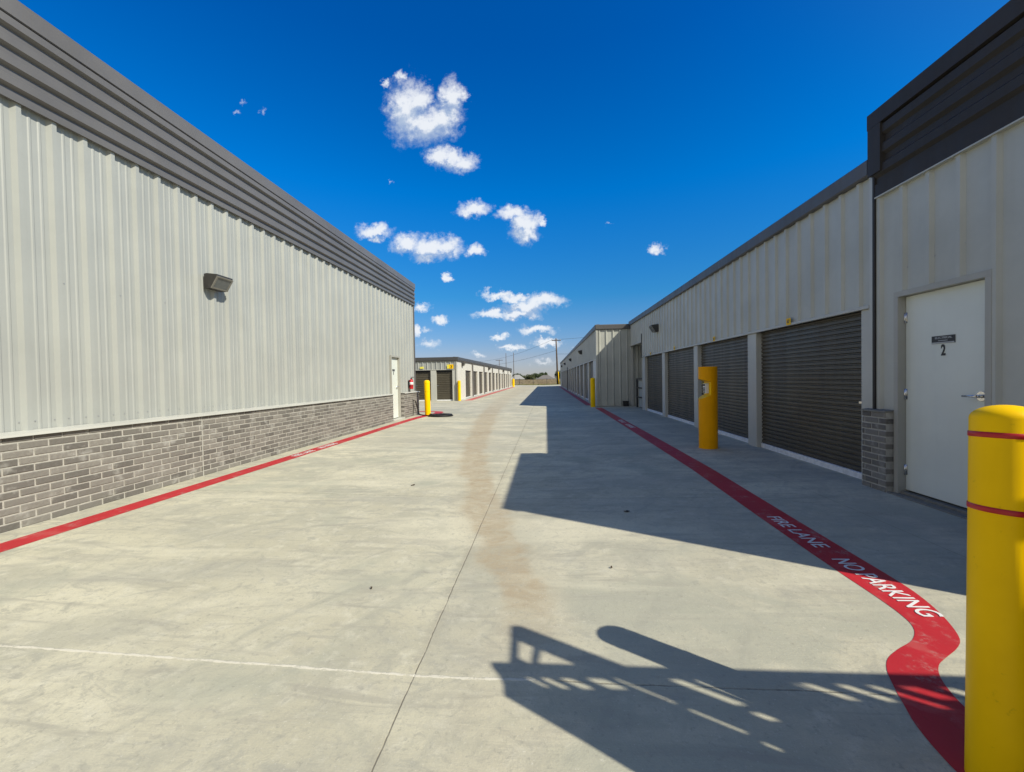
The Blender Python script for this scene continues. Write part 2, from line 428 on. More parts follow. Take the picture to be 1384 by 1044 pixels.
# ------------------------------------------------------------------ ground
def zg(x):
    return -.07 + .07 * min(1.0, abs(x + .6) / 4.2)
mb = MB(); gx = [-300, -60, 60, 300]; XS = [-1500, -300, -60, 60, 300, 1500]; YS = [-300, -20, 79, 100, 140, 180, 260, 600, 3000]
ZS = {-300: -.3, -20: -.3, 79: -.28, 100: -.62, 140: -1.05, 180: -1.6, 260: -2.0, 600: -2.0, 3000: -2.0}
for y in YS:
    for x in XS: mb.v.append((x, y, ZS[y]))
n = len(XS)
for i in range(len(YS) - 1):
    for k in range(n - 1): mb.f.append([i * n + k, i * n + k + 1, (i + 1) * n + k + 1, (i + 1) * n + k]); mb.smooth.append(True)
tag(obj('ground', mb, M['grass']), kind='structure')

mb = MB(); XS = [-34, -4.8, -3.8, -2.8, -1.8, -.6, .6, 1.8, 2.8, 3.6, 34]; YS = [-14, 0, 20, 50, 79.5]
for y in YS:
    for x in XS: mb.v.append((x, y, zg(x)))
n = len(XS)
for i in range(len(YS) - 1):
    for k in range(n - 1): mb.f.append([i * n + k, i * n + k + 1, (i + 1) * n + k + 1, (i + 1) * n + k]); mb.smooth.append(False)
b0 = len(mb.v)                                          # slab edge at the far end
for x in XS: mb.v.append((x, 79.5, -.45))
t0 = (len(YS) - 1) * n
for k in range(n - 1): mb.f.append([t0 + k, t0 + k + 1, b0 + k + 1, b0 + k]); mb.smooth.append(False)
drive = tag(obj('driveway', mb, M['concrete']), kind='structure')

def strip(name, left, right, mat, lift=.002):
    m = MB()
    for l, r in zip(left, right):
        m.v += [(l[0], l[1], zg(l[0]) + lift), (r[0], r[1], zg(r[0]) + lift)]
    for i in range(len(left) - 1): m.f.append([2 * i, 2 * i + 1, 2 * i + 3, 2 * i + 2]); m.smooth.append(False)
    return obj(name, m, mat, drive)
def smooth_poly(p, sub=5):
    out = []
    for i in range(len(p) - 1):
        p0 = p[max(i - 1, 0)]; p1 = p[i]; p2 = p[i + 1]; p3 = p[min(i + 2, len(p) - 1)]
        for k in range(sub):
            t = k / sub
            out.append(tuple(.5 * ((2 * p1[a]) + (-p0[a] + p2[a]) * t + (2 * p0[a] - 5 * p1[a] + 4 * p2[a] - p3[a]) * t * t + (-p0[a] + 3 * p1[a] - 3 * p2[a] + p3[a]) * t ** 3) for a in (0, 1)))
    out.append(p[-1]); return out
Lc = [(1.925, 2.85), (1.925, 2.60), (1.915, 2.42), (1.88, 2.29), (1.79, 2.185), (1.665, 2.11), (1.565, 2.04), (1.50, 1.96), (1.455, 1.87), (1.41, 1.76), (1.37, 1.65), (1.345, 1.50), (1.34, 1.30)]
Rc = [(2.20, 2.85), (2.185, 2.66), (2.145, 2.48), (2.09, 2.33), (2.02, 2.20), (1.94, 2.125), (1.83, 2.055), (1.75, 2.00), (1.69, 1.925), (1.65, 1.83), (1.63, 1.74), (1.62, 1.60), (1.62, 1.30)]
Lf = [(2.08, 18.0), (2.08, 14), (2.05, 8.5), (2.03, 6.0), (1.955, 4.0), (1.93, 3.2)]; Rf = [(2.36, 18.0), (2.36, 14), (2.335, 8.5), (2.31, 6.0), (2.235, 4.0), (2.21, 3.2)]
s1 = strip('fire_lane_stripe', Lf + smooth_poly(Lc), Rf + smooth_poly(Rc), M['redpaint'])
s1['label'] = 'red fire lane stripe beside roller doors, bending round the yellow bollard'
s2 = strip('fire_lane_stripe', smooth_poly([(-4.32, -8), (-4.32, 3), (-4.33, 9), (-4.36, 13), (-4.26, 14.6), (-4.10, 15.5), (-4.15, 16.4), (-4.6, 16.85), (-6.5, 17.0)], 4),
           smooth_poly([(-4.56, -8), (-4.555, 3), (-4.57, 9), (-4.62, 13), (-4.56, 14.6), (-4.42, 15.5), (-4.42, 16.1), (-4.7, 16.5), (-6.5, 16.62)], 4), M['redpaint'])
s2['label'] = 'red fire lane stripe along the brick base'
s3 = strip('fire_lane_stripe', [(-4.55, 25.2), (-4.62, 40), (-4.7, 63)], [(-5.0, 24.9), (-5.08, 40), (-5.1, 63)], M['redfaded'])
s3['label'] = 'faded red stripe along the far row of roller doors'
s4 = strip('fire_lane_stripe', [(1.86, 19.6), (1.86, 64)], [(2.16, 19.6), (2.16, 64)], M['redpaint'])
s4['label'] = 'red stripe in shade along the far right row'
def ground_text(name, body, x, y0, y1, h, parent, side):
    # side +1: read facing +X (runs towards -Y); -1: read facing -X (runs towards +Y)
    sl = .07 / 4.2 * (1 if x > -.6 else -1)
    ex = (0, -1, 0) if side > 0 else (0, 1, 0); ey = (1, 0, sl) if side > 0 else (-1, 0, -sl)
    return text_obj(name, body, h * 1.42, M['whitepaint'], parent, frame_mtx((x, y0, zg(x) + .005), ex, ey), width=abs(y1 - y0), offset=.001, extrude=.0006)
ground_text('lettering', 'FIRE LANE', 2.075, 4.00, 3.30, .112, s1, 1)
ground_text('lettering', 'NO PARKING', 2.062, 3.10, 2.385, .118, s1, 1)
ground_text('lettering', 'FIRE LANE', 2.215, 12.86, 12.1, .13, s1, 1)
ground_text('lettering', 'NO PARKING', 2.215, 11.7, 10.85, .13, s1, 1)
ground_text('lettering', 'FIRE LANE', -4.445, 6.93, 7.53, .12, s2, -1)
ground_text('lettering', 'NO PARKING', -4.45, 7.76, 8.40, .12, s2, -1)

# ------------------------------------------------------------------ left building
XL = -4.95
FL = lambda s, d, z: (XL + d, s, z)                      # wall facing +X
Y0, Y1 = -6.0, 15.28
fz = lambda s: 3.925 + .0115 * s                         # bottom of the dark band
B1 = thing('storage_building', (XL, 5, 0), 'tall pale ribbed metal storage building with dark top band and brick base', 'building')
mb = MB(); dA, dB, dT = 12.80, 13.62, 2.10
prof = lambda a, b: panel_profile(a, b, .285, 3.56)
mb.ribs(prof(Y0, dA), .87, lambda q: fz(q) + .05, FL)
mb.ribs(prof(dA, dB), dT, lambda q: fz(q) + .05, FL)
mb.ribs(prof(dB, Y1), .87, lambda q: fz(q) + .05, FL)
FE = lambda s, d, z: (s, Y1 + d, z)                      # end wall facing +Y
mb.ribs(panel_profile(-16, XL, .30, XL), 0, 4.05, FE)
obj('wall', mb, M['clad'], B1)
mb = MB(); mb.box((-16, Y0 + .01, .0), (XL - .07, Y1 - .02, 4.70)); obj('roof', mb, M['dark_low'], B1)
mb = MB()
ncor = 4; prof4 = corr_profile(0, 1, ncor, .042)
pr_ = []; 
for d, z in prof4: pr_.append((d + .035, z))
vs = []; fs = []
for d, t in pr_:
    for s in (Y0, Y1 + .03):
        zb = fz(s) + .045; zt = 4.74; vs.append(FL(s, d, zb + (zt - zb) * t))
for i in range(len(pr_) - 1): fs.append((2 * i, 2 * i + 1, 2 * i + 3, 2 * i + 2))
mb.add(vs, fs)
mb.corr([(.035 + d, 4.10 + (4.74 - 4.10) * z) for d, z in prof4], -16, XL + .05, FE)
obj('fascia', mb, M['dark'], B1)
mb = MB()                                                # drip trim under the band
vs = []
for s in (Y0, Y1 + .04):
    z = fz(s); vs += [FL(s, .02, z), FL(s, .062, z - .004), FL(s, .066, z + .052), FL(s, .02, z + .052)]
mb.add(vs, [(0, 1, 5, 4), (1, 2, 6, 5), (2, 3, 7, 6), (0, 4, 7, 3), (0, 3, 2, 1), (4, 5, 6, 7)])
obj('drip_trim', mb, M['dark'], B1)
mb = MB()
mb.prism([(-.30, 4.93), (.085, 4.91), (.085, 4.735), (.075, 4.735), (.065, 4.88), (-.30, 4.90)], Y0, Y1 + .06, FL)
mb.box((XL + .04, Y0, 4.728), (XL + .078, Y1 + .055, 4.90))
obj('roof_cap', mb, M['dark'], B1)
mb = MB()
mb.box((XL - .05, Y1 + .005, .9), (XL + .04, Y1 + .042, fz(Y1)), ch=.004)
mb.box((XL + .003, Y1 - .07, .9), (XL + .038, Y1 + .004, fz(Y1)), ch=.004)
obj('corner_trim', mb, M['dark_low'], B1)
FB = lambda s, d, z: (-4.94 + d, s, z)
for a, bb in ((Y0, 5.43), (5.445, 12.74), (13.76, 15.42)):
    mbB, mbM = MB(), MB()
    bricks(mbB, mbM, FB, a, bb, 0, .862, .115)
    o = obj('brick_base', mbB, M['brick'], B1)
    obj('mortar', mbM, M['mortar'], o)
mb = MB(); mb.box((-4.955, 5.431, 0), (-4.832, 5.444, .86)); obj('expansion_joint', mb, M['trim_light'], B1)
for a, bb in ((Y0, 12.755), (13.745, 15.44)):
    mb = MB(); mb.prism([(-.0, .885), (.145, .868), (.15, .845), (.145, .845), (.138, .863), (-.0, .863)], a, bb, FB); obj('base_flashing', mb, M['trim_light'], B1)
    pass

def screws(fn, pts, parent):
    for q, z in pts:
        m = MB(); m.box((q - .006, .0005, z - .006), (q + .006, .006, z + .006), fn, ch=.002); obj('screw', m, M['galv'], parent)
screws(FL, [(3.56 + .285 * k + o, .965) for k in range(0, 14) for o in (.062, -.062)] + [(3.56 + .285 * k + .062, 2.35 + (k % 3) * .01) for k in range(1, 16, 2)], B1)

def hinged_door(B, fn, s0, s1, z0, z1, d, hinge_at, latch_at, sign, bodytext, digit, flip):
    """steel door leaf between s0 and s1 on plane d, with frame, hinges, lever, sign plate"""
    fr = MB(); w = .055
    for a, bb in ((s0 - w, s0 - .003), (s1 + .003, s1 + w)): fr.box((a, d - .10, z0 - .05), (bb, d + .078, z1 + .003), fn)
    fr.box((s0 - w, d - .10, z1 + .004), (s1 + w, d + .078, z1 + w + .004), fn)
    obj('door_frame', fr, M['frame'], B)
    lf = MB(); lf.box((s0, d - .045, z0 + .008), (s1, d, z1), fn, ch=.002)
    D = obj('door', lf, M['door'], B)
    for z in (z0 + .22, (z0 + z1) / 2, z1 - .22):
        h = MB(); h.tube([fn(hinge_at, d + .008, z - .057), fn(hinge_at, d + .008, z + .057)], .011, 10)
        h.box((hinge_at - .024, d + .001, z - .055), (hinge_at + .024, d + .004, z + .055), fn); obj('hinge', h, M['steel'], D)
    sg = 1 if hinge_at > latch_at else -1
    h = MB(); zc = z0 + 1.03
    hp = []
    for dd in (.002, .012):
        pass
    h.tube([fn(latch_at, d + .002, zc), fn(latch_at, d + .014, zc)], .042, 20)
    h.tube([fn(latch_at, d + .014, zc), fn(latch_at, d + .058, zc)], [.016, .014], 14)
    h.tube([fn(latch_at, d + .058, zc), fn(latch_at + sg * .03, d + .062, zc), fn(latch_at + sg * .12, d + .056, zc - .002)], [.013, .011, .009], 10)
    obj('handle', h, M['steel'], D)
    sc_, sw, sz0, sz1 = sign
    m = MB(); m.box((sc_ - sw / 2, d + .001, sz0), (sc_ + sw / 2, d + .006, sz1), fn, ch=.0015); P = obj('sign_plate', m, M['black'], D)
    m = MB(); m.box((sc_ - sw / 2 + .004, d + .0062, sz0 + .002), (sc_ + sw / 2 - .004, d + .0075, sz0 + .014), fn); obj('sign_edge', m, M['galv'], P)
    ex = Vector(fn(1, 0, 0)) - Vector(fn(0, 0, 0)); ex = ex if not flip else -ex
    ey = Vector((0, 0, 1))
    def at(s, z): return frame_mtx(fn(s, d + .0075, z), ex, ey)
    st = sc_ - sw * .33 if not flip else sc_ + sw * .33
    text_obj('lettering', bodytext, .026, M['galv'], P, at(st, (sz0 + sz1) / 2 + .018), width=sw * .72, offset=.0006)
    m = MB(); m.box((sc_ - sw * .2, d + .0063, (sz0 + sz1) / 2 - .012), (sc_ + sw * .2, d + .0072, (sz0 + sz1) / 2 - .006), fn); obj('underline', m, M['galv'], P)
    ds = sc_ - .022 if not flip else sc_ + .022
    text_obj('digit', digit, .145, M['black'], D, frame_mtx(fn(ds, d + .0025, sz0 - .062), ex, ey), width=.044, offset=.004)
    return D
# text on a +X facing wall reads towards +Y
hinged_door(B1, FL, 12.86, 13.56, .055, 2.05, -.02, 12.865, 13.48, (13.20, .20, 1.60, 1.67), 'ELECTRICAL', '1', False)
mb = MB(); mb.box((-4.97, 12.75, 0), (-4.80, 13.75, .045), ch=.004); obj('door_step', mb, M['trim_light'], B1)

# ------------------------------------------------------------------ right side
XR = 3.74
FR = lambda s, d, z: (XR - d, s, z)                      # wall facing -X
TB0, TB1 = 1.93, 5.02
B2 = thing('storage_building', (XR, 3.6, 0), 'tall grey end block with black parapet band and a white numbered door', 'building')
rp = lambda a, b, ph=4.97: panel_profile(a, b, .30, ph, (.085, .04, .030), False)
pz = 3.25
mb = MB()
mb.ribs(rp(TB0, 3.80), .87, pz + .03, FR); mb.ribs(rp(3.80, 4.74), 2.13, pz + .03, FR); mb.ribs(rp(4.74, TB1), .87, pz + .03, FR)
FN = lambda s, d, z: (s, TB0 - d, z)
mb.ribs(panel_profile(XR, 14, .30, XR + .1, (.085, .04, .03), False), 0, pz + .03, FN)
obj('wall', mb, M['clad_shade'], B2)
mb = MB(); mb.box((XR + .13, TB0 + .02, 0), (14, TB1 - .02, 4.0)); mb.box((XR + .02, TB1 - .045, 3.4), (14, TB1 - .005, 4.1)); obj('roof', mb, M['navy'], B2)
mb = MB()
mb.corr(corr_profile(pz + .14, 4.02, 3, .034, .030), TB0 - .02, TB1 - .035, FR)
mb.box((XR - .046, TB0 - .02, pz + .0), (XR - .002, TB1 - .03, pz + .135))
mb.box((XR - .047, TB0 - .067, pz - .006), (XR + .09, TB0 - .021, 4.02))
mb.corr(corr_profile(pz + .02, 4.02, 4, .034, .030), XR, 14, FN)
obj('fascia', mb, M['navy'], B2)
mb = MB(); mb.box((XR - .052, TB0 - .02, pz - .014), (XR - .001, TB1 - .03, pz - .0005)); obj('drip_trim', mb, M['clad_shade'], B2)
mb = MB(); mb.box((XR - .045, TB0 - .066, 0), (XR + .10, TB0 - .001, pz - .016), ch=.004); obj('corner_trim', mb, M['clad_shade'], B2)
mb = MB()
mb.prism([(-.3, 4.20), (.085, 4.185), (.085, 4.02), (.070, 4.02), (.066, 4.02), (-.3, 4.05)], TB0 - .08, TB1 + .03, FR)
mb.prism([(-.3, 4.198), (.082, 4.182), (.082, 4.022), (-.3, 4.048)], XR, 14, FN)
obj('roof_cap', mb, M['navy'], B2)
mb = MB(); mb.box((XR - .083, TB1 - .15, 3.50), (XR + .02, TB1 + .024, 4.019)); obj('corner_cap', mb, M['navy'], B2)
mb = MB(); mb.box((XR - .05, TB1 - .028, .885), (XR + .02, TB1 + .0, pz + .25)); obj('downpipe', mb, M['navy'], B2)
mb = MB(); mb.box((XR - .035, TB1 + .003, 0), (XR + .03, TB1 + .07, 3.56), ch=.004); mb.box((XR - .028, TB1 - .075, .885), (XR, TB1 - .03, pz - .008), ch=.003); obj('corner_trim', mb, M['trim_light'], B2)
FB2 = lambda s, d, z: (XR + .0 - d, s, z)
for a, bb in ((4.765, 5.10), (TB0, 3.76)):
    mbB, mbM = MB(), MB()
    if bb > 5:
        # free-standing look: front face plus near return
        bricks(mbB, mbM, lambda s, d, z: (XR - .0 - d, s, z), a, bb, -.012, .868, .105, L=.20)
        FRt = lambda s, d, z: (s, a + .002 - d, z)
        o = obj('brick_base', mbB, M['brick'], B2)
        obj('mortar', mbM, M['mortar'], o)
    else:
        bricks(mbB, mbM, FB2, a, bb, -.012, .868, .105)
        o = obj('brick_base', mbB, M['brick'], B2)
        obj('mortar', mbM, M['mortar'], o)
    mb = MB(); mb.prism([(-.0, .89), (.115, .880), (.118, .862), (.0, .869)], a - .004, bb + .004, FB2); obj('base_flashing', mb, M['step'], B2)
hinged_door(B2, FR, 3.835, 4.70, .045, 2.085, -.045, 4.700, 3.925, (4.285, .235, 1.565, 1.64), 'ELECTRICAL', '2', True)
mb = MB(); mb.box((XR - .005, 3.765, -.02), (XR + .12, 4.76, .035), ch=.003); mb.box((XR - .10, 3.765, -.03), (XR - .008, 4.76, .012), ch=.004); obj('door_step', mb, M['step'], B2)
mb = MB(); mb.box((XR + .075, 3.6, 0), (XR + .125, 4.9, 2.2)); obj('door_backing', mb, M['black'], B2)
screws(FR, ((4.62, 2.38), (4.32, 2.41), (4.03, 2.44), (3.74, 2.47)), B2)

# low row with four roller doors
B3 = thing('storage_building', (XR, 12, 0), 'low grey storage row with four bronze roller doors in shade', 'building')
LR0, LR1 = TB1 + .075, 18.70
EZ = 3.52
doors = [(5.25, 7.72), (8.03, 10.58), (10.85, 13.42), (13.72, 16.05)]
mb = MB()
mb.ribs(rp(LR0, 16.42), 2.075, EZ + .1, FR); mb.ribs(rp(16.42, LR1), 2.66, EZ + .1, FR)
obj('wall', mb, M['clad_shade'], B3)
mb = MB(); mb.box((XR + .16, LR0, EZ - .1), (14, LR1, EZ + .06)); mb.box((XR + .30, LR0, 0), (14, 16.40, EZ - .11)); mb.box((5.4, 16.41, 0), (14, LR1, EZ - .11)); obj('roof', mb, M['dark_low'], B3)
mb = MB(); mb.prism([(-.12, 3.735), (.06, 3.72), (.075, 3.70), (.075, 3.545), (.06, 3.53), (-.02, 3.53), (-.02, 3.54), (-.12, 3.70)], LR0 - .03, LR1 + .0, FR)
obj('eave_trim', mb, M['dark_low'], B3)
mb = MB()
mb.box((XR - .036, LR0, 2.035), (XR + .02, 16.42, 2.074), ch=.003); mb.box((XR - .036, 16.425, 2.62), (XR + .02, LR1 - .02, 2.659), ch=.003)
obj('header_trim', mb, M['trim_light'], B3)
piers = [(LR0 + .001, 5.25), (7.72, 8.03), (10.58, 10.85), (13.42, 13.72), (16.05, 16.41)]
for a, bb in piers:
    mb = MB(); mb.box((XR - .006, a, -.02), (XR + .13, bb, 2.034), ch=.004); obj('pier', mb, M['trim_light'], B3)
def roller(B, fn, s0, s1, z1, d, pitch=.066, latch=True, bar=True, mat='roller'):
    m = MB(); m.corr([(d + q, z) for q, z in curtain_profile(.045, z1, pitch)], s0, s1, fn); D = obj('roller_door', m, M[mat], B)
    if bar:
        m = MB(); m.box((s0 + .01, d - .02, -.005), (s1 - .01, d + .022, .075), fn, ch=.003); obj('bottom_bar', m, M['bar'], D)
    if latch:
        m = MB(); m.box((s0 + .02, d + .004, .92), (s0 + .14, d + .02, .95), fn, ch=.002); m.box((s0 + .05, d + .02, .90), (s0 + .08, d + .03, .97), fn, ch=.002); obj('latch', m, M['steel'], D)
    return D
for i, (a, bb) in enumerate(doors):
    roller(B3, FR, a, bb, 2.034, -.085)
    c = (a + bb) / 2 + .18
    m = MB(); m.box((c - .055, .037, 2.045), (c + .055, .043, 2.145), FR, ch=.002); P = obj('number_plate', m, M['yellow'], B3)
    text_obj('digit', ['47', '46', '45', '44'][i], .075, M['black'], P, frame_mtx(FR(c + .035, .0435, 2.095), (0, -1, 0), (0, 0, 1)), width=.07, offset=.002)
# open passage with ribbed linings
mb = MB()
FP = lambda s, d, z: (s, 16.425 + d, z); FP2 = lambda s, d, z: (s, 18.69 - d, z); FP3 = lambda s, d, z: (5.35 - d, s, z)
mb.ribs(panel_profile(XR + .02, 5.35, .3, XR), 0, 2.65, FP); mb.ribs(panel_profile(XR + .02, 5.35, .3, XR), 0, 2.65, FP2); mb.ribs(panel_profile(16.43, 18.68, .3, 16.5), 0, 2.65, FP3)
mb.box((XR + .04, 16.43, 2.67), (5.35, 18.68, 2.70)); obj('passage_lining', mb, M['clad_shade'], B3)
mb = MB(); mb.box((XR - .05, 16.40, 2.02), (XR - .005, 16.455, 2.95), ch=.004); obj('conduit', mb, M['black'], B3)
for a in (16.415, 18.61):
    mb = MB(); mb.box((XR - .022, a, 0), (XR + .10, a + .055, 2.61), ch=.003); obj('passage_frame', mb, M['trim_light'], B3)

# far block standing out towards the drive
B4 = thing('storage_building', (2.27, 40, 0), 'long grey storage row standing forward of the low row, lined with roller doors', 'building')
XF = 2.27; FF = lambda s, d, z: (XF - d, s, z); EB = 18.72; FEB = lambda s, d, z: (s, EB - d, z)
F1 = 65.0
mb = MB()
mb.ribs(panel_profile(XF, XR + .6, .30, XF + .12, (.085, .035, .032), False), 0, 3.42, FEB)
mb.ribs(rp(EB, F1, EB + .1), 2.12, 3.42, FF)
obj('wall', mb, M['clad_shade'], B4)
mb = MB(); mb.box((XF + .16, EB + .04, 0), (14, F1, 3.40)); obj('roof', mb, M['dark_low'], B4)
mb = MB()
mb.prism([(-.12, 3.635), (.06, 3.62), (.075, 3.60), (.075, 3.42), (.06, 3.40), (-.02, 3.40), (-.12, 3.60)], EB - .06, F1, FF)
mb.prism([(-.12, 3.633), (.06, 3.618), (.075, 3.598), (.075, 3.422), (.06, 3.402), (-.02, 3.402), (-.12, 3.598)], XF - .05, XR + .04, FEB)
obj('eave_trim', mb, M['dark_low'], B4)
mb = MB(); mb.box((XF - .036, EB + .02, 2.085), (XF + .02, F1, 2.119), ch=.003); obj('header_trim', mb, M['trim_light'], B4)
mb = MB(); mb.box((XF - .04, EB - .04, 0), (XF + .05, EB + .07, 3.40), ch=.004); obj('corner_trim', mb, M['clad_shade'], B4)
edges = [(20.2, 22.30)] + [(22.75 + 2.85 * k, 25.12 + 2.85 * k) for k in range(14)]
edges = [e for e in edges if e[1] < 64]
prev = EB + .075
for a, bb in edges + [(F1, F1)]:
    if a - prev > .05:
        mb = MB(); mb.box((XF - .006, prev, -.02), (XF + .13, a, 2.084)); obj('pier', mb, M['trim_light'], B4)
    prev = bb
for a, bb in edges: roller(B4, FF, a, bb, 2.084, -.085, .09, False, True)
mb = MB(); mb.box((XF - .09, 43.2, 0), (XF - .01, 43.32, 2.35)); obj('downpipe', mb, M['navy'], B4)

# ------------------------------------------------------------------ far left building number 3
B5 = thing('storage_building', (-5.39, 40, 0), 'low far storage row with yellow number 3 sign and sunlit bronze doors', 'building')
XC = -5.39; YC = 24.8; G1 = 64.5
FC = lambda s, d, z: (XC + d, s, z); FD = lambda s, d, z: (s, YC - d, z)
cw = 22.0
mb = MB(); mb.box((-cw, YC + .16, 0), (XC - .16, G1, 2.50)); obj('roof', mb, M['dark_low'], B5)
mb = MB()
mb.ribs(panel_profile(-cw, XC - .1, .285, -5.79, (.085, .035, .032), False), 1.92, 2.44, FD)
obj('wall', mb, M['clad'], B5)
mb = MB(); mb.box((XC - .10, YC + .12, 1.90), (XC - .0, G1, 2.46)); obj('header_panel', mb, M['siding'], B5)
zt = lambda s: 2.68 + .0048 * (s - YC)
mb = MB()
vs = []
for s in (YC - .06, G1 + .05):
    k = zt(s); vs += [FC(s, -.2, k), FC(s, .09, k - .02), FC(s, .09, k - .19), FC(s, .06, 2.42), FC(s, -.2, 2.42)]
mb.add(vs, [(0, 1, 6, 5), (1, 2, 7, 6), (2, 3, 8, 7), (3, 4, 9, 8), (0, 4, 3, 2, 1), (5, 6, 7, 8, 9)])
mb.prism([(-.2, 2.678), (.085, 2.66), (.085, 2.46), (.06, 2.422), (-.2, 2.422)], -cw, XC + .085, FD)
obj('eave_trim', mb, M['char'], B5)
mb = MB(); mb.box((-cw, YC - .03, 1.885), (XC - .12, YC + .02, 1.918)); obj('header_trim', mb, M['trim_light'], B5)
# end wall doors
x = -5.67; eds = []
while x > -cw + 2: eds.append((x - 1.0, x)); x -= 1.34
prev = XC - .115
for a, bb in eds:
    mb = MB(); mb.box((bb + .001, YC - .012, -.01), (prev - .001, YC + .13, 1.884)); obj('pier', mb, M['trim_light'], B5); prev = a
for a, bb in eds[:6]:
    roller(B5, FD, a, bb, 1.80, -.10, .11, True, True)
    mb = MB(); mb.box((a, YC + .10, 1.76), (bb, YC + .155, 1.884)); obj('door_head', mb, M['black'], B5)
mb = MB(); mb.box((XC - .11, YC - .02, 0), (XC - .06, YC + .06, 2.42)); mb.box((XC - .055, YC - .03, 0), (XC + .015, YC + .10, 2.42)); obj('corner_trim', mb, M['trim_light'], B5)
mb = MB(); mb.box((XC - .062, YC - .045, 0), (XC - .052, YC - .031, 2.42)); obj('corner_joint', mb, M['navy'], B5)
# side doors
sds = [(27.45 + 2.825 * k, 29.60 + 2.825 * k) for k in range(13)]
prev = YC + .105
for a, bb in sds + [(G1, G1)]:
    mb = MB(); mb.box((XC - .13, prev, -.01), (XC + .012, a, 1.899)); obj('pier', mb, M['siding'], B5); prev = bb
for a, bb in sds: roller(B5, FC, a, bb, 1.899, -.085, .09, False, True)
for k in range(6):
    y = 29.9 + 5.65 * k
    mb = MB(); mb.box((XC + .014, y, 0), (XC + .10, y + .13, 2.42), ch=.004); obj('downpipe', mb, M['dark'], B5)
mb = MB(); mb.box((XC - .02, YC + .2, -.01), (XC + .30, G1, .035)); obj('door_apron', mb, M['trim_light'], B5)
mb = MB(); mb.box((-5.84, YC - .068, 1.96), (-5.58, YC - .056, 2.21), ch=.003); P = obj('number_sign', mb, M['yellow'], B5)
text_obj('digit', '3', .22, M['black'], P, frame_mtx((-5.775, YC - .070, 2.085), (1, 0, 0), (0, 0, 1)), width=.11, offset=.003)
mb = MB(); mb.box((-5.98, YC - .067, 1.96), (-5.85, YC - .056, 2.21), ch=.003); obj('number_sign', mb, M['yellow_pale'], B5)
mb = MB(); mb.box((-7.66, YC - .067, 1.98), (-7.42, YC - .056, 2.10), ch=.003); obj('number_sign', mb, M['yellow_pale'], B5)

# ------------------------------------------------------------------ wall lights
def make_light(w=.40):
    t = thing('wall_light', (0, 0, 0), '', 'wall light', 'wall lights')
    I = lambda s, d, z: (d, s, z)                        # local: +X is out of the wall
    m = MB(); h = w / 2
    m.prism([(0, -.13), (0, .13), (.05, .14), (.25, .115), (.25, .085), (.125, -.12), (.10, -.13)], -h, h, I); obj('housing', m, M['bronze'], t, False)
    # frame round the sloped lens
    d0, z0, d1, z1 = .124, -.124, .252, .084
    def onslope(s, u, k):                                # u along the slope, k out of it
        dx, dz = d1 - d0, z1 - z0; L = math.hypot(dx, dz); nx, nz = dz / L, -dx / L
        return (d0 + dx * u + nx * k, s, z0 + dz * u + nz * k)
    m = MB(); g = lambda s, u, k: onslope(s, u, k)
    m.box((-h, .0, -.002), (h, .10, .016), g); m.box((-h, .90, -.002), (h, 1.0, .016), g); m.box((-h, .10, -.002), (-h + .03, .90, .016), g); m.box((h - .03, .10, -.002), (h, .90, .016), g)
    obj('lens_frame', m, M['step'], t, False)
    m = MB(); m.box((-h + .031, .11, .0), (h - .031, .89, .007), g); obj('lens', m, M['lens'], t, False)
    return t
L0 = make_light(.38)
lights = [
 ((XL + .033, 5.80, 2.79), 0, .80, 'bronze wall light high on the sunlit pale ribbed wall'),
 ((XR - .031, 14.15, 2.88), PI, .9, 'dark wall light above the roller doors of the low row'),
 ((XF - .031, 26.1, 2.85), PI, .9, 'dark wall light nearest the corner of the forward grey row'),
 ((XF - .031, 36.9, 2.85), PI, .9, 'dark wall light second from the corner of the forward grey row'),
 ((XF - .031, 47.7, 2.85), PI, .9, 'dark wall light third from the corner of the forward grey row'),
 ((XF - .031, 57.3, 2.85), PI, .9, 'dark wall light farthest along the forward grey row'),
 ((XC + .002, 26.36, 2.25), 0, .8, 'dark wall light next to the yellow bollard corner of the far row'),
 ((XC + .002, 38.6, 2.25), 0, .9, 'dark wall light second along the far sunlit row'),
 ((XC + .002, 51.5, 2.25), 0, .9, 'dark wall light third along the far sunlit row'),
 ((XC + .002, 62.6, 2.25), 0, .9, 'dark wall light at the far end of the sunlit row')]
for i, (loc, rz, k, lab) in enumerate(lights):
    t = L0 if i == 0 else copy_tree(L0)
    t.location = loc; t.rotation_euler = (0, 0, rz); t.scale = (k, k, k); t['label'] = lab

# ------------------------------------------------------------------ bollards
def dome(r, h, k=8, flat=.55):
    """profile of a post with a rounded cap"""
    out = [(r * .02, h)]
    for i in range(1, k + 1):
        a = PI / 2 * i / k; out.append((r * math.sin(a), h - r * flat * (1 - math.cos(a))))
    return out
def bollard(loc, r, h, label, bands=(), ridge=None, tilt=(0, 0), bandmat='redband'):
    t = thing('bollard', loc, label, 'bollard', 'yellow bollards')
    m = MB(); pr = dome(r, h)[::-1]; m.lathe([(r * 1.0, -.03), (r * 1.0, .02)] + pr, 56); obj('sleeve', m, M['yellow'], t, False)
    for z in bands:
        m = MB(); m.lathe([(r + .0005, z - .009), (r + .0022, z - .008), (r + .0022, z + .008), (r + .0005, z + .009)], 56); obj('red_band', m, M[bandmat], t, False)
    if ridge:
        m = MB(); m.lathe([(r, ridge - .02), (r + .004, ridge - .012), (r + .004, ridge + .012), (r, ridge + .02)], 40); obj('seam_ring', m, M['yellow'], t, False)
        m = MB(); m.lathe([(r, h - .13), (r + .005, h - .12), (r + .005, h - .10), (r, h - .09)], 40); obj('cap_ring', m, M['yellow'], t, False)
    t.rotation_euler = (tilt[0], tilt[1], 0)
    return t
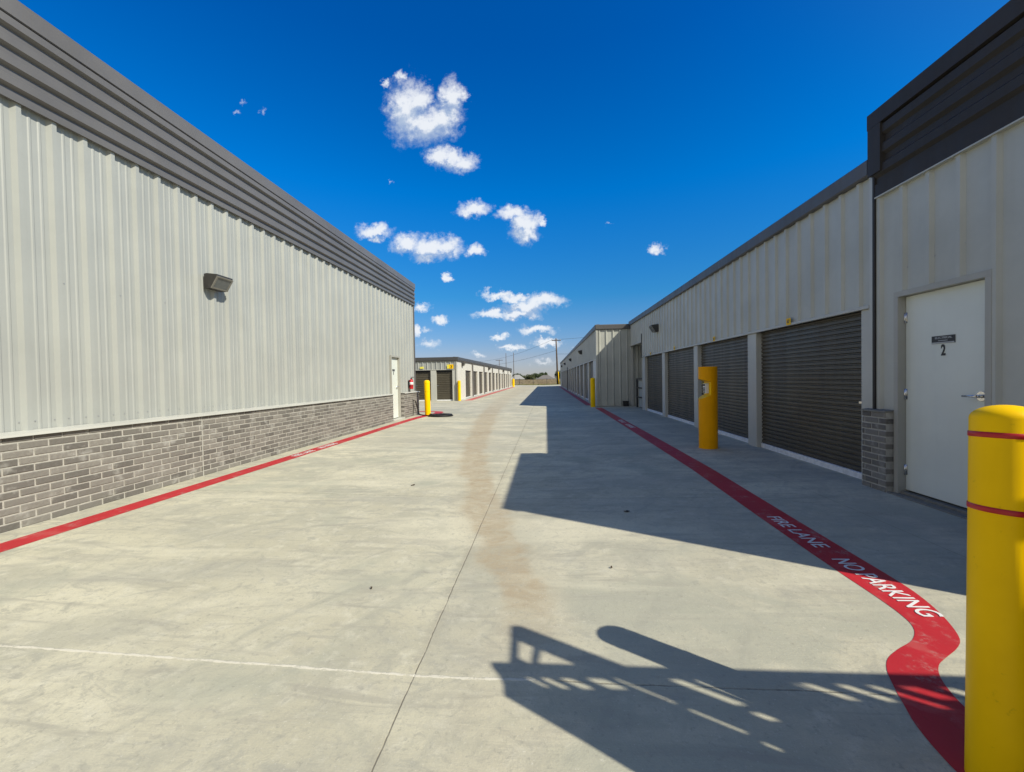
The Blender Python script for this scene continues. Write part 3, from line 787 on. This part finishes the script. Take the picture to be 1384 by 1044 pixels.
bollard((1.442, 1.43, zg(1.44)), .084, 1.225, 'large yellow bollard with two red bands on the near red stripe', (1.125, .885), None, (-.05, .055))
bollard((-4.375, 15.0, zg(-4.37)), .105, 1.30, 'yellow bollard beside the coiled black hose at the brick corner', (), .90, (0, -.012))
bollard((-5.24, 24.70, 0), .095, 1.24, 'yellow bollard at the corner of the building with number 3', (), .95)
bollard((-5.05, 64.2, 0), .16, 1.25, 'yellow bollard at the far end of the sunlit row', (), .9)
bollard((2.06, 18.62, zg(2.06)), .105, 1.30, 'yellow bollard in shade in front of the ribbed end wall', (), .85)

# keypad tube
k = thing('keypad_post', (2.90, 7.72, zg(2.9)), 'thick yellow steel tube post with a cut out holding a keypad', 'keypad post')
m = MB(); r = .158; H = 1.46; N = 48
def ztop(x): return 1.19 + .055 * max(0, -x) / r
def zbot(x): return .965 - .085 * max(0, -x) / r
for j in range(N):
    a0 = -PI / 2 + 2 * PI * j / N; a1 = a0 + 2 * PI / N
    p0 = (r * math.cos(a0), r * math.sin(a0)); p1 = (r * math.cos(a1), r * math.sin(a1))
    if j < N // 2: spans = [((-.03, -.03), (H, H))]
    else: spans = [((-.03, -.03), (zbot(p0[0]), zbot(p1[0]))), ((ztop(p0[0]), ztop(p1[0])), (H, H))]
    for (b0, b1), (t0_, t1_) in spans: m.add([(p0[0], p0[1], b0), (p1[0], p1[1], b1), (p1[0], p1[1], t1_), (p0[0], p0[1], t0_)], [(0, 1, 2, 3)], True)
arc = [(r * math.cos(PI / 2 + PI * q / 24), r * math.sin(PI / 2 + PI * q / 24)) for q in range(25)]
m.lathe([(.001, H - .004), (r - .012, H - .004), (r - .004, H + .003), (r, H)], N)
obj('tube', m, M['amber'], k, False)
m = MB()
m.add([(x, y, ztop(x)) for x, y in arc], [tuple(range(25))]); m.add([(x, y, zbot(x)) for x, y in arc], [tuple(range(25))[::-1]])
m.box((-.004, -r + .004, .965), (.004, r - .004, 1.19))
obj('recess', m, M['yellow'], k, False)
m = MB(); m.box((-.065, -.062, .985), (-.005, .062, 1.165), ch=.006); kp = obj('keypad', m, M['white'], k, False)
m = MB()
for a in range(3):
    for b in range(4): m.box((-.069, -.038 + a * .028, .995 + b * .026), (-.0652, -.018 + a * .028, 1.014 + b * .026))
obj('keys', m, M['black'], kp, False)
m = MB(); m.box((-.069, -.042, 1.115), (-.0652, .042, 1.15)); obj('display', m, M['black'], kp, False)
m = MB(); m.box((-.09, -.066, 1.166), (-.005, .066, 1.172)); obj('hood', m, M['yellow_pale'], kp, False)

# ------------------------------------------------------------------ small things
e = thing('fire_extinguisher', (XL + .033, 14.56, .98), 'red fire extinguisher hung on the pale wall beside the white door', 'fire extinguisher')
m = MB(); cx_ = .085
m.lathe([(.03, .0), (.062, .004), (.068, .02), (.068, .29), (.055, .325), (.025, .345), (.022, .36)], 24, c=(cx_, 0)); obj('cylinder', m, M['red'], e, False)
m = MB(); m.lathe([(.0690, .16), (.0696, .161), (.0696, .249), (.0690, .25)], 24, c=(cx_, 0)); obj('label_sheet', m, M['white'], e, False)
m = MB(); m.lathe([(.024, .36), (.028, .365), (.026, .40), (.01, .41)], 16, c=(cx_, 0)); m.box((cx_ - .008, -.012, .40), (cx_ + .10, .012, .412)); m.box((cx_ - .008, -.012, .425), (cx_ + .11, .012, .437)); obj('valve', m, M['black'], e, False)
m = MB(); m.tube([(cx_, .02, .385), (cx_ + .01, .07, .36), (cx_ + .01, .092, .28), (cx_ + .01, .088, .12), (cx_ + .01, .08, .06)], [.009, .009, .009, .009, .015], 8); obj('hose', m, M['black'], e, False)
m = MB(); m.box((0, -.05, .05), (.012, .05, .33)); m.lathe([(.070, .10), (.072, .105), (.072, .12), (.070, .125)], 24, c=(cx_, 0)); obj('bracket', m, M['black'], e, False)

m = MB()
m.tube([(-4.825, 14.66, .02), (-4.805, 14.66, .3), (-4.805, 14.66, .56)], .011, 8); m.tube([(-4.83, 14.66, .57), (-4.76, 14.66, .57), (-4.735, 14.665, .54)], .013, 8)
t = tag(obj('water_tap', m, M['bronze']), 'dark water pipe and tap on the brick corner base', 'tap')
m = MB()
pts = [(-4.735, 14.665, .55), (-4.735, 14.70, .52), (-4.74, 14.85, .33), (-4.735, 15.0, .16), (-4.72, 15.08, .03), (-4.66, 15.02, zg(-4.6) + .02), (-4.5, 14.82, zg(-4.5) + .018), (-4.3, 14.70, zg(-4.3) + .018)]
cxh, cyh = -3.80, 14.66
for i in range(0, 6 * 24 + 1):
    a = PI + 2 * PI * i / 24; q = i / 24
    lay = int(q) // 3; rr = .46 - .062 * (q % 3) - .03 * lay + random.uniform(-.006, .006)
    pts.append((cxh + rr * math.cos(a), cyh + rr * math.sin(a) * .98, zg(cxh) + .022 + .034 * lay + random.uniform(-.003, .003)))
# the inside of the coil, loosely filled
for i in range(1, 60):
    a = PI + 2 * PI * i / 20; rr = .26 - .0036 * i
    pts.append((cxh + rr * math.cos(a), cyh + rr * math.sin(a), zg(cxh) + .022))
m.tube(pts, .018, 7)
tag(obj('garden_hose', m, M['rubber']), 'black hose lying coiled on the concrete beside the yellow bollard', 'hose')

m = thing('steel_rack', (3.80, 17.2, 0), 'narrow black steel frame stood in the open passage', 'rack')
q = MB(); 
for y in (16.62, 17.75): q.box((3.77, y - .03, 0), (3.83, y + .03, 1.22), ch=.004)
q.box((3.77, 16.66, 1.17), (3.83, 17.71, 1.22)); obj('frame', q, M['blacksteel'], m)
for z in (.42, .80): q = MB(); q.box((3.775, 16.66, z), (3.825, 17.71, z + .05)); obj('rail', q, M['blacksteel'], m)
q = MB(); q.box((3.84, 16.72, .05), (3.86, 17.6, 1.1)); obj('back_panel', q, M['clad_shade'], m)
q = MB(); q.box((3.36, EB - .32, 0), (3.58, EB - .06, .20), ch=.012); q.box((3.35, EB - .33, .20), (3.59, EB - .05, .225), ch=.006)
tag(obj('bait_box', q, M['black']), 'small black plastic box on the concrete against the ribbed end wall', 'box')

def leaf(x, y, s, a, lab):
    q = MB(); n = 9; vs = [(0, 0, .012)]
    for i in range(n):
        an = 2 * PI * i / n; rr = s * (.6 + .4 * abs(math.cos(an))) * random.uniform(.75, 1.15)
        vs.append((rr * math.cos(an) * 1.3, rr * math.sin(an) * .7, random.uniform(.003, .016)))
    vs += [(v[0], v[1], v[2] - .004) for v in vs]
    fs = [(0, 1 + i, 1 + (i + 1) % n) for i in range(n)] + [(n + 1, n + 2 + (i + 1) % n, n + 2 + i) for i in range(n)] + [(1 + i, n + 2 + i, n + 2 + (i + 1) % n, 1 + (i + 1) % n) for i in range(n)]
    q.add(vs, fs); o = obj('dry_leaf', q, M['leafbrown'], None); o.location = (x, y, zg(x) + .002); o.rotation_euler = (0, 0, a)
    tag(o, lab, 'leaf', 'dry leaves on the concrete')
leaf(.78, 4.17, .026, .2, 'dark dry leaf inside the building shadow near its sunny edge')
leaf(-1.72, 5.16, .024, 1.0, 'dry leaf on sunlit concrete farthest from the camera')
leaf(-1.16, 2.60, .011, 2.0, 'small dry leaf on sunlit concrete left of the long joint')
leaf(.44, 2.95, .008, .6, 'tiny dry leaf on concrete right of the brown stain')

# ------------------------------------------------------------------ steel gate beside the camera (its shadow falls across the drive)
GY = .78
G = thing('driveway_gate', (3.0, GY, 0), 'black steel driveway gate with sheet panel, slots and a braced post', 'gate')
GX, GZ = .1345, .138
holes = [(1.555, 1.587, 1.56, 1.663), (1.623, 1.668, 1.552, 1.664), (1.712, 1.776, 1.557, 1.667), (1.838, 1.925, 1.566, 1.676), (1.966, 1.994, 1.45, 1.684), (2.212, 2.275, 1.456, 1.70), (2.322, 2.372, 1.465, 1.70),
         (2.185, 2.240, 1.33, 1.40), (1.957, 1.988, 1.22, 1.405), (1.928, 1.958, 1.10, 1.162), (2.722, 2.742, 1.62, 1.70), (2.752, 2.812, 1.54, 1.695), (2.895, 2.955, 1.54, 1.695), (3.018, 3.072, 1.49, 1.695), (3.14, 3.225, 1.575, 1.71), (3.30, 3.37, 1.56, 1.71)]
holes = [(a + GX, b + GX, c + GZ, d + GZ) for a, b, c, d in holes]
def plate(x0, x1, z0, z1, hs, m, ya, yb):
    xs = sorted(set([x0, x1] + [v for h in hs for v in h[:2] if x0 < v < x1]))
    for i in range(len(xs) - 1):
        a, b = xs[i], xs[i + 1]; mid = (a + b) / 2
        iv = sorted([(h[2], h[3]) for h in hs if h[0] < mid < h[1]]); z = z0
        for c, d in iv:
            if c > z: m.box((a, ya, z), (b, yb, c))
            z = max(z, d)
        if z < z1: m.box((a, ya, z), (b, yb, z1))
def flat(m, poly, t=.008, off=True):
    n = len(poly); pl = [(x + GX, z + GZ) for x, z in poly] if off else poly
    m.add([(x, GY - t, z) for x, z in pl] + [(x, GY + t, z) for x, z in pl], [tuple(range(n)), tuple(range(2 * n - 1, n - 1, -1))] + [(i, i + n, (i + 1) % n + n, (i + 1) % n) for i in range(n)])
q = MB(); plate(1.54 + GX, 4.6, .10, 1.70 + GZ, holes, q, GY - .004, GY + .004)
flat(q, [(1.232, -.03), (1.54, -.03), (1.54, 1.70), (1.476, 1.70), (1.402, 1.594), (1.293, 1.47), (1.257, 1.10), (1.232, .93)], .004)
obj('sheet_panel', q, M['blacksteel'], G)
q = MB(); flat(q, [(1.476, 1.702), (4.46, 1.702), (4.46, 1.812), (1.545, 1.812), (1.535, 1.80)], .009); obj('rail', q, M['blacksteel'], G)
q = MB(); q.box((1.38, GY - .028, .05), (4.6, GY + .028, .098)); obj('rail', q, M['blacksteel'], G)
q = MB(); flat(q, [(1.968, 1.814), (2.164, 1.814), (2.164, 2.322), (2.11, 2.322), (1.968, 2.17)], .010); obj('post', q, M['blacksteel'], G)
q = MB(); flat(q, [(1.632, 1.814), (1.725, 1.814), (1.728, 1.868), (1.966, 2.118), (1.966, 2.166)], .008); obj('brace', q, M['blacksteel'], G)
q = MB(); flat(q, [(1.734, 1.814), (1.768, 1.814), (1.962, 1.995), (1.966, 2.045)], .008); obj('brace', q, M['blacksteel'], G)
q = MB(); q.box((4.6, GY - .06, 0), (4.72, GY + .06, 2.1)); obj('gate_post', q, M['blacksteel'], G)
for x in (1.6, 4.2):
    q = MB(); q.tube([(x, GY - .02, .05), (x, GY + .02, .05)], .06, 18); obj('wheel', q, M['black'], G)

# ------------------------------------------------------------------ far field
def leafcloud(m, c, rad, count, size, seed, lobes=6):
    rnd = random.Random(seed); L = []
    for i in range(lobes):
        a = rnd.uniform(0, 2 * PI); e_ = rnd.uniform(-.5, .8); d = rnd.uniform(.2, .75)
        L.append((Vector((math.cos(a) * math.cos(e_) * rad[0] * d, math.sin(a) * math.cos(e_) * rad[1] * d, math.sin(e_) * rad[2] * d)), rnd.uniform(.3, .55)))
    for i in range(count):
        lc, lr = rnd.choice(L); u = Vector((rnd.gauss(0, 1), rnd.gauss(0, 1), rnd.gauss(0, 1))).normalized() * (rnd.random() ** .45)
        p = Vector(c) + lc + Vector((u.x * rad[0] * lr, u.y * rad[1] * lr, u.z * rad[2] * lr))
        s = size * rnd.uniform(.5, 1.3); n1 = Vector((rnd.gauss(0, 1), rnd.gauss(0, 1), rnd.gauss(0, 1))).normalized(); n2 = n1.orthogonal().normalized()
        m.add([(p + n1 * s)[:], (p + n2 * s * .6)[:], (p - n1 * s)[:], (p - n2 * s * .6)[:]], [(0, 1, 2, 3)])
def tree(x, y, w, top, mat, lab, seed, base=-1.9):
    t = thing('tree', (x, y, base), lab, 'tree', 'trees beyond the wooden fence'); h = top - base
    m = MB(); m.tube([(0, 0, 0), (.05, 0, h * .3), (.1, .05, h * .62)], [.22, .16, .07], 8)
    for a in range(4):
        an = a * 1.7; m.tube([(.05, 0, h * .3), (math.cos(an) * w * .22, math.sin(an) * w * .22, h * .6)], [.10, .03], 6)
    obj('trunk', m, M['bark'], t, False)
    m = MB(); leafcloud(m, (0, 0, h * .60), (w * .62, w / 2 * .8, h * .50), 2600, .24, seed, 10); obj('crown', m, M[mat], t, False)
trees = [(-16.0, 222, 7, 4.8, 'leaf', 'dark tree behind the far end of the sunlit row'),
         (-12.3, 228, 7, 3.3, 'leaf2', 'olive green tree just right of the pale shed roof'),
         (-8.6, 224, 5.5, 3.8, 'leaf2', 'round olive tree between the shed and the wide house'),
         (-4.4, 230, 7.0, 4.5, 'leaf', 'dark rounded tree left of the wide house'),
         (-1.2, 236, 4.2, 5.3, 'leaf', 'dark pointed tree rising over the wide house roof'),
         (6.0, 200, 7, 5.2, 'leaf', 'tall dark tree behind the utility pole'),
         (12, 215, 8, 4.6, 'leaf', 'dark tree hidden behind the forward grey row'),
         (-20.5, 226, 6, 3.6, 'leaf2', 'olive tree low behind the sunlit row end')]
for i, (x, y, w, tp, mt, lab) in enumerate(trees): tree(x, y, w, tp, mt, lab, 40 + i)

def house(loc, w, dpt, ze, zr, wallm, lab, roofm='shingle'):
    x, y, z = loc; t = thing('house', loc, lab, 'house', 'houses beyond the fence')
    m = MB(); m.box((x - w / 2, y, z), (x + w / 2, y + dpt, ze)); Wl = obj('wall', m, M[wallm], t)
    m = MB(); o = .4
    vs = [(x - w / 2 - o, y - o, ze - .05), (x + w / 2 + o, y - o, ze - .05), (x + w / 2 + o, y + dpt + o, ze - .05), (x - w / 2 - o, y + dpt + o, ze - .05), (x - w / 2 + w * .35, y + dpt / 2, zr), (x + w / 2 - w * .35, y + dpt / 2, zr)]
    m.add(vs, [(0, 1, 5, 4), (1, 2, 5), (2, 3, 4, 5), (3, 0, 4), (3, 2, 1, 0)]); obj('roof', m, M[roofm], t)
    for q in (-.25, .2):
        m = MB(); m.box((x + w * q - .5, y - .03, z + 1.1), (x + w * q + .5, y - .004, z + 2.3)); obj('window', m, M['black'], t)
house((-11.6, 165, -1.5), 5.4, 5, .95, 2.75, 'siding', 'small pale house with pale hipped roof beside the sunlit row', 'pale_roof')
house((-.2, 185, -1.7), 8.0, 9, .75, 2.55, 'brickhouse', 'wide brown house with shingle roof behind the fence')
house((16, 190, -1.7), 12, 10, .9, 3.4, 'brickhouse', 'brown house hidden behind the forward grey row')

f = thing('wooden_fence', (-5, 140, -1.05), 'weathered wooden board fence across the far end of the drive', 'fence')
m = MB(); x = -30.0
while x < 25:
    h = .80 + random.uniform(-.03, .03); m.box((x, 140, -1.1), (x + .135, 140.02, h)); x += .145
obj('boards', m, M['fence'], f)
x = -30
while x < 25:
    m = MB(); m.box((x, 140.03, -1.1), (x + .1, 140.13, .7)); obj('post', m, M['fence'], f); x += 2.4 * 2
m = MB()
for z in (-.7, .45): m.box((-30, 140.025, z), (25, 140.06, z + .09))
obj('rail', m, M['fence'], f)

f = thing('wire_fence', (-3, 100, -.6), 'thin black wire fence with tall posts in front of the boards', 'fence')
for x in (-12.6, -9.7, -6.4, -3.1, .2, 3.4, 6.6):
    m = MB(); m.tube([(x, 100, -.65), (x, 100, 1.25)], .05, 8); obj('post', m, M['blacksteel'], f)
for z in (-.4, .35, 1.1):
    m = MB(); m.tube([(-25, 100, z), (20, 100, z)], .014, 5); obj('wire', m, M['wire'], f)

rnd = random.Random(5); m = MB()
for i in range(5200):
    y = rnd.uniform(80.5, 99) if i % 2 else rnd.uniform(128, 139.5); x = rnd.uniform(-16, 9)
    z0 = -.30 - (y - 80) * .0155 if y < 100 else -.62 - (y - 100) * .01075
    h = rnd.uniform(.12, .42) * (1.6 if rnd.random() < .12 else 1); a = rnd.uniform(0, PI); w = .05
    m.add([(x - w * math.cos(a), y - w * math.sin(a), z0), (x + w * math.cos(a), y + w * math.sin(a), z0), (x + rnd.uniform(-.1, .1), y, z0 + h)], [(0, 1, 2)])
tag(obj('weeds', m, M['weed']), 'yellow green weeds growing along the fences past the concrete', 'weeds', None, 'stuff')
for (x, y, w, h, lab, s) in ((3.4, 88, 1.9, 1.25, 'yellow green bush at the foot of the utility pole', 3), (-9.6, 92, 2.4, .8, 'low yellow green bush near the pale shed', 4)):
    t = thing('bush', (x, y, -.45), lab, 'bush', 'bushes past the concrete'); m = MB(); leafcloud(m, (0, 0, h * .5), (w / 2, w / 2, h * .5), 700, .10, s, 7); obj('foliage', m, M['weed'], t, False)
    m = MB()
    for a in range(5): m.tube([(0, 0, 0), (math.cos(a * 1.3) * w * .2, math.sin(a * 1.3) * w * .2, h * .6)], [.03, .01], 5)
    obj('stem', m, M['bark'], t, False)

P1 = thing('utility_pole', (2.5, 90, -.5), 'dark wooden utility pole with a crossarm and yellow guard at its foot', 'utility pole')
m = MB(); m.tube([(2.5, 90, -.5), (2.40, 90, 5), (2.27, 90, 9.75)], [.20, .17, .13], 12); obj('pole', m, M['wood_pole'], P1)
m = MB(); m.box((1.35, 89.93, 9.26), (3.3, 90.07, 9.42)); obj('crossarm', m, M['wood_pole'], P1)
for x in (1.45, 1.9, 2.7, 3.2):
    m = MB(); m.lathe([(.03, 9.42), (.07, 9.45), (.07, 9.52), (.03, 9.6)], 10, c=(x, 90)); obj('insulator', m, M['galv'], P1)
m = MB(); m.tube([(2.74, 89.75, -.4), (2.66, 89.75, 2.6)], .075, 10); obj('cable_guard', m, M['yellow'], P1)
far = []
for i, (x, y, h, arm, lab) in enumerate(((-15.35, 160, 11.1, 0, 'thin tall distant pole, left one of the close pair'), (-12.4, 160, 11.3, 0, 'thin tall distant pole, right one of the close pair'), (-18.0, 160, 8.7, 1.4, 'distant pole with a crossarm over the end of the sunlit row'))):
    t = thing('utility_pole', (x, y, -1.3), lab, 'utility pole', 'distant utility poles')
    m = MB(); m.tube([(0, 0, 0), (0, 0, h + 1.3)], [.14, .09], 8); obj('pole', m, M['wood_pole'], t, False)
    if arm: m = MB(); m.box((-arm, -.07, h + .95), (arm, .07, h + 1.12)); obj('crossarm', m, M['wood_pole'], t, False)
def wire(a, b, sag, lab, r=.022):
    m = MB(); a = Vector(a); b = Vector(b); pts = []
    for i in range(25):
        q = i / 24; p = a.lerp(b, q); p.z -= sag * 4 * q * (1 - q); pts.append(p[:])
    m.tube(pts, r, 5); tag(obj('power_line', m, M['wire']), lab, 'power line', 'power lines')
wire((3.2, 90, 9.55), (46, 84, 15.5), 1.2, 'upper wire running right from the utility pole')
wire((1.45, 90, 9.5), (-40, 165, 10.5), 3.2, 'upper wire sagging left from the utility pole')
wire((2.35, 90, 7.2), (-42, 165, 7.6), 2.2, 'lower wire sagging left from the utility pole')
wire((2.4, 90, 6.4), (46, 84, 9.0), .9, 'lower wire running right from the utility pole')

# ------------------------------------------------------------------ camera
cam = bpy.data.cameras.new('camera'); co = bpy.data.objects.new('camera', cam); C.objects.link(co)
F = 560.0; CX, CY = 692.0, 522.0
cam.sensor_fit = 'HORIZONTAL'; cam.sensor_width = 36; cam.lens = 36 * F / 1384; cam.clip_start = .05; cam.clip_end = 6000
d = Vector(((738 - CX) / F, -(511 - CY) / F, 1)).normalized()
u = Vector((-.017, 1, 0)); u.z = -(u.x * d.x + u.y * d.y) / d.z; u.normalize()
r = u.cross(d); r = r if r.x > 0 else -r
co.matrix_world = Matrix(((r.x, r.y, -r.z, 0), (d.x, d.y, -d.z, 0), (u.x, u.y, -u.z, 1.3), (0, 0, 0, 1)))
sc.camera = co
def pdir(px, py):
    c = Vector(((px - CX) / F, -(py - CY) / F, 1)); return Vector((c.dot(r), c.dot(d), c.dot(u)))

# ------------------------------------------------------------------ sun and sky
S = Vector((.975, -.58, 1.0)).normalized()
sun = bpy.data.lights.new('sun', 'SUN'); sun.energy = 4.2; sun.angle = math.radians(.53); sun.color = (1.0, .945, .81)
so = bpy.data.objects.new('sun', sun); C.objects.link(so); so.rotation_euler = S.to_track_quat('Z', 'Y').to_euler(); so.location = (20, -10, 20)

SKY_SUN = (.20, .50, .68, 1); REAR_FILL = (4.3, 4.25, 4.0, 1)
w = bpy.data.worlds.new('World'); sc.world = w; w.use_nodes = True; nt = w.node_tree; nt.nodes.clear(); g = NT(nt)
sky = nt.nodes.new('ShaderNodeTexSky'); sky.sky_type = 'NISHITA'; sky.sun_disc = False
sky.sun_elevation = math.asin(S.z); sky.sun_rotation = math.atan2(S.x, S.y); sky.air_density = 1.0; sky.dust_density = .25; sky.ozone_density = 2.5; sky.altitude = 200
tc = nt.nodes.new('ShaderNodeTexCoord'); sep = nt.nodes.new('ShaderNodeSeparateXYZ'); g.link(tc.outputs['Generated'], sep.inputs[0])
# the air is deepest blue away from the sun and paler, warmer towards it
sd = g.vmath('DOT_PRODUCT', tc.outputs['Generated'], tuple(S), out=1)
ra = nt.nodes.new('ShaderNodeValToRGB'); g.link(sep.outputs[2], ra.inputs[0]); el = ra.color_ramp.elements
el[0].position = .05; el[0].color = (.40, .42, .57, 1); el[1].position = .62; el[1].color = (.0, .43, 1.0, 1)
for ps, cc in ((.19, (.11, .48, .74, 1)), (.40, (.0, .56, 1.08, 1))):
    e_ = el.new(ps); e_.color = cc
away = ra.outputs[0]
tint = g.mix(g.rng(sd, .30, .85), away, SKY_SUN)
skyc = g.mix(1.0, sky.outputs[0], tint, 'MULTIPLY')
# bright cloud added to the unseen rear sky to fill the shaded walls
rear_fill = g.math('MULTIPLY', g.rng(sep.outputs[1], -.45, .06, 1, 0), g.rng(g.noise(tc.outputs['Generated'], 3.0, 6, .6), .30, .60, .55, 1))
rear_fill = g.math('MULTIPLY', rear_fill, g.rng(sep.outputs[2], .30, .80, 1, .18))
skyc = g.mix(rear_fill, skyc, REAR_FILL)
# clouds: puffs laid out by compass direction and height, broken up by noise
blobs = []
def cl(x, y, rx, ry, k=1.0):
    p = pdir(x, y); blobs.append((p.x / p.y, p.z / p.y, rx / F * .93, ry / F * .93, k))
for b in [(550, 150, 34, 50), (578, 170, 50, 30), (610, 132, 20, 30), (565, 135, 26, 26), (598, 158, 30, 26), (545, 103, 14, 10, .75), (625, 131, 14, 12, .8), (523, 110, 9, 9, .6),
          (594, 213, 24, 17), (626, 222, 25, 16), (612, 214, 22, 15), (640, 283, 28, 12), (694, 291, 25, 12), (710, 302, 24, 18), (709, 318, 22, 17), (730, 302, 10, 10, .8),
          (505, 313, 30, 12), (509, 325, 14, 7, .8), (550, 331, 28, 16), (580, 336, 38, 20), (602, 336, 28, 18), (578, 350, 26, 9, .8), (643, 340, 15, 10), (604, 375, 11, 7),
          (672, 399, 28, 7), (695, 402, 26, 7), (735, 407, 36, 12), (712, 414, 36, 12), (665, 424, 28, 8), (700, 424, 44, 8, .9), (727, 445, 26, 8), (675, 454, 14, 6), (693, 471, 20, 6), (738, 463, 22, 7),
          (592, 431, 13, 8), (570, 416, 17, 8, .85), (563, 447, 8, 10), (576, 447, 14, 8, .6), (580, 466, 34, 14, .5), (647, 478, 18, 6, .7), (320, 150, 18, 8, .30), (330, 138, 14, 9, .26), (352, 149, 12, 11, .26), (886, 338, 14, 9, .8), (825, 303, 14, 6, .25), (529, 249, 8, 5, .4),
          (790, 470, 30, 6, .5), (735, 490, 30, 7, .5), (655, 495, 30, 6, .4)]:
    cl(*b)
gr = bpy.data.node_groups.new('cloud_density', 'ShaderNodeTree')
gr.interface.new_socket('P', in_out='INPUT', socket_type='NodeSocketVector'); gr.interface.new_socket('D', in_out='OUTPUT', socket_type='NodeSocketFloat')
gi = gr.nodes.new('NodeGroupInput'); go = gr.nodes.new('NodeGroupOutput'); h = NT(gr)
P = gi.outputs[0]
wv = h.vmath('SUBTRACT', h.noise(P, 22, 5, .62, out=1), (.5, .5, .5)); wv2 = h.vmath('SUBTRACT', h.noise(P, 75, 4, .65, out=1), (.5, .5, .5))
P2 = h.vmath('ADD', h.vmath('MULTIPLY_ADD', wv, (.058, .050, 0), P), h.vmath('MULTIPLY', wv2, (.026, .023, 0)))
wv3 = h.vmath('SUBTRACT', h.noise(P, 190, 3, .6, out=1), (.5, .5, .5)); P2 = h.vmath('ADD', P2, h.vmath('MULTIPLY', wv3, (.007, .006, 0)))
best = None
for (bu, bv, ru, rv, k) in blobs:
    q = h.vmath('MULTIPLY_ADD', P2, (1 / ru, 1 / rv, 0), (-bu / ru, -bv / rv, 0))
    L = h.vmath('LENGTH', q, out=1)
    D = h.math('MULTIPLY_ADD', L, -1.0, k)
    best = D if best is None else h.math('SMOOTH_MAX', best, D, .12)
fb = h.noise(P, 55, 7, .62)
best = h.math('ADD', best, h.math('MULTIPLY', h.math('SUBTRACT', fb, .5), .95))
h.link(best, go.inputs[0])
yy = g.math('MAXIMUM', sep.outputs[1], .05); cb = nt.nodes.new('ShaderNodeCombineXYZ')
g.link(g.math('DIVIDE', sep.outputs[0], yy), cb.inputs[0]); g.link(g.math('DIVIDE', sep.outputs[2], yy), cb.inputs[1])
def grp(v):
    n_ = nt.nodes.new('ShaderNodeGroup'); n_.node_tree = gr; g.link(v, n_.inputs[0]); return n_.outputs[0]
d0 = grp(cb.outputs[0]); d1 = grp(g.vmath('ADD', cb.outputs[0], (.010, .026, 0)))
front = g.rng(sep.outputs[1], .06, .15)
alpha = g.math('MULTIPLY', g.rng(d0, -.20, .74), front); alpha = g.math('MULTIPLY', alpha, .93)
lit = g.rng(g.math('SUBTRACT', d0, d1), -.30, .34)
ccol = g.mix(lit, (2.9, 3.55, 4.6, 1), (5.55, 5.75, 6.0, 1))
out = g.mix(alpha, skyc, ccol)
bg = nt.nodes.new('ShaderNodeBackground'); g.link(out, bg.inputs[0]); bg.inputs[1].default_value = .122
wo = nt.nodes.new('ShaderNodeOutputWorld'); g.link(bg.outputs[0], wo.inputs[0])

vs_ = sc.view_settings; vs_.view_transform = 'Standard'; vs_.look = 'None'; vs_.exposure = 0.4; vs_.gamma = 1.0; vs_.use_curve_mapping = False
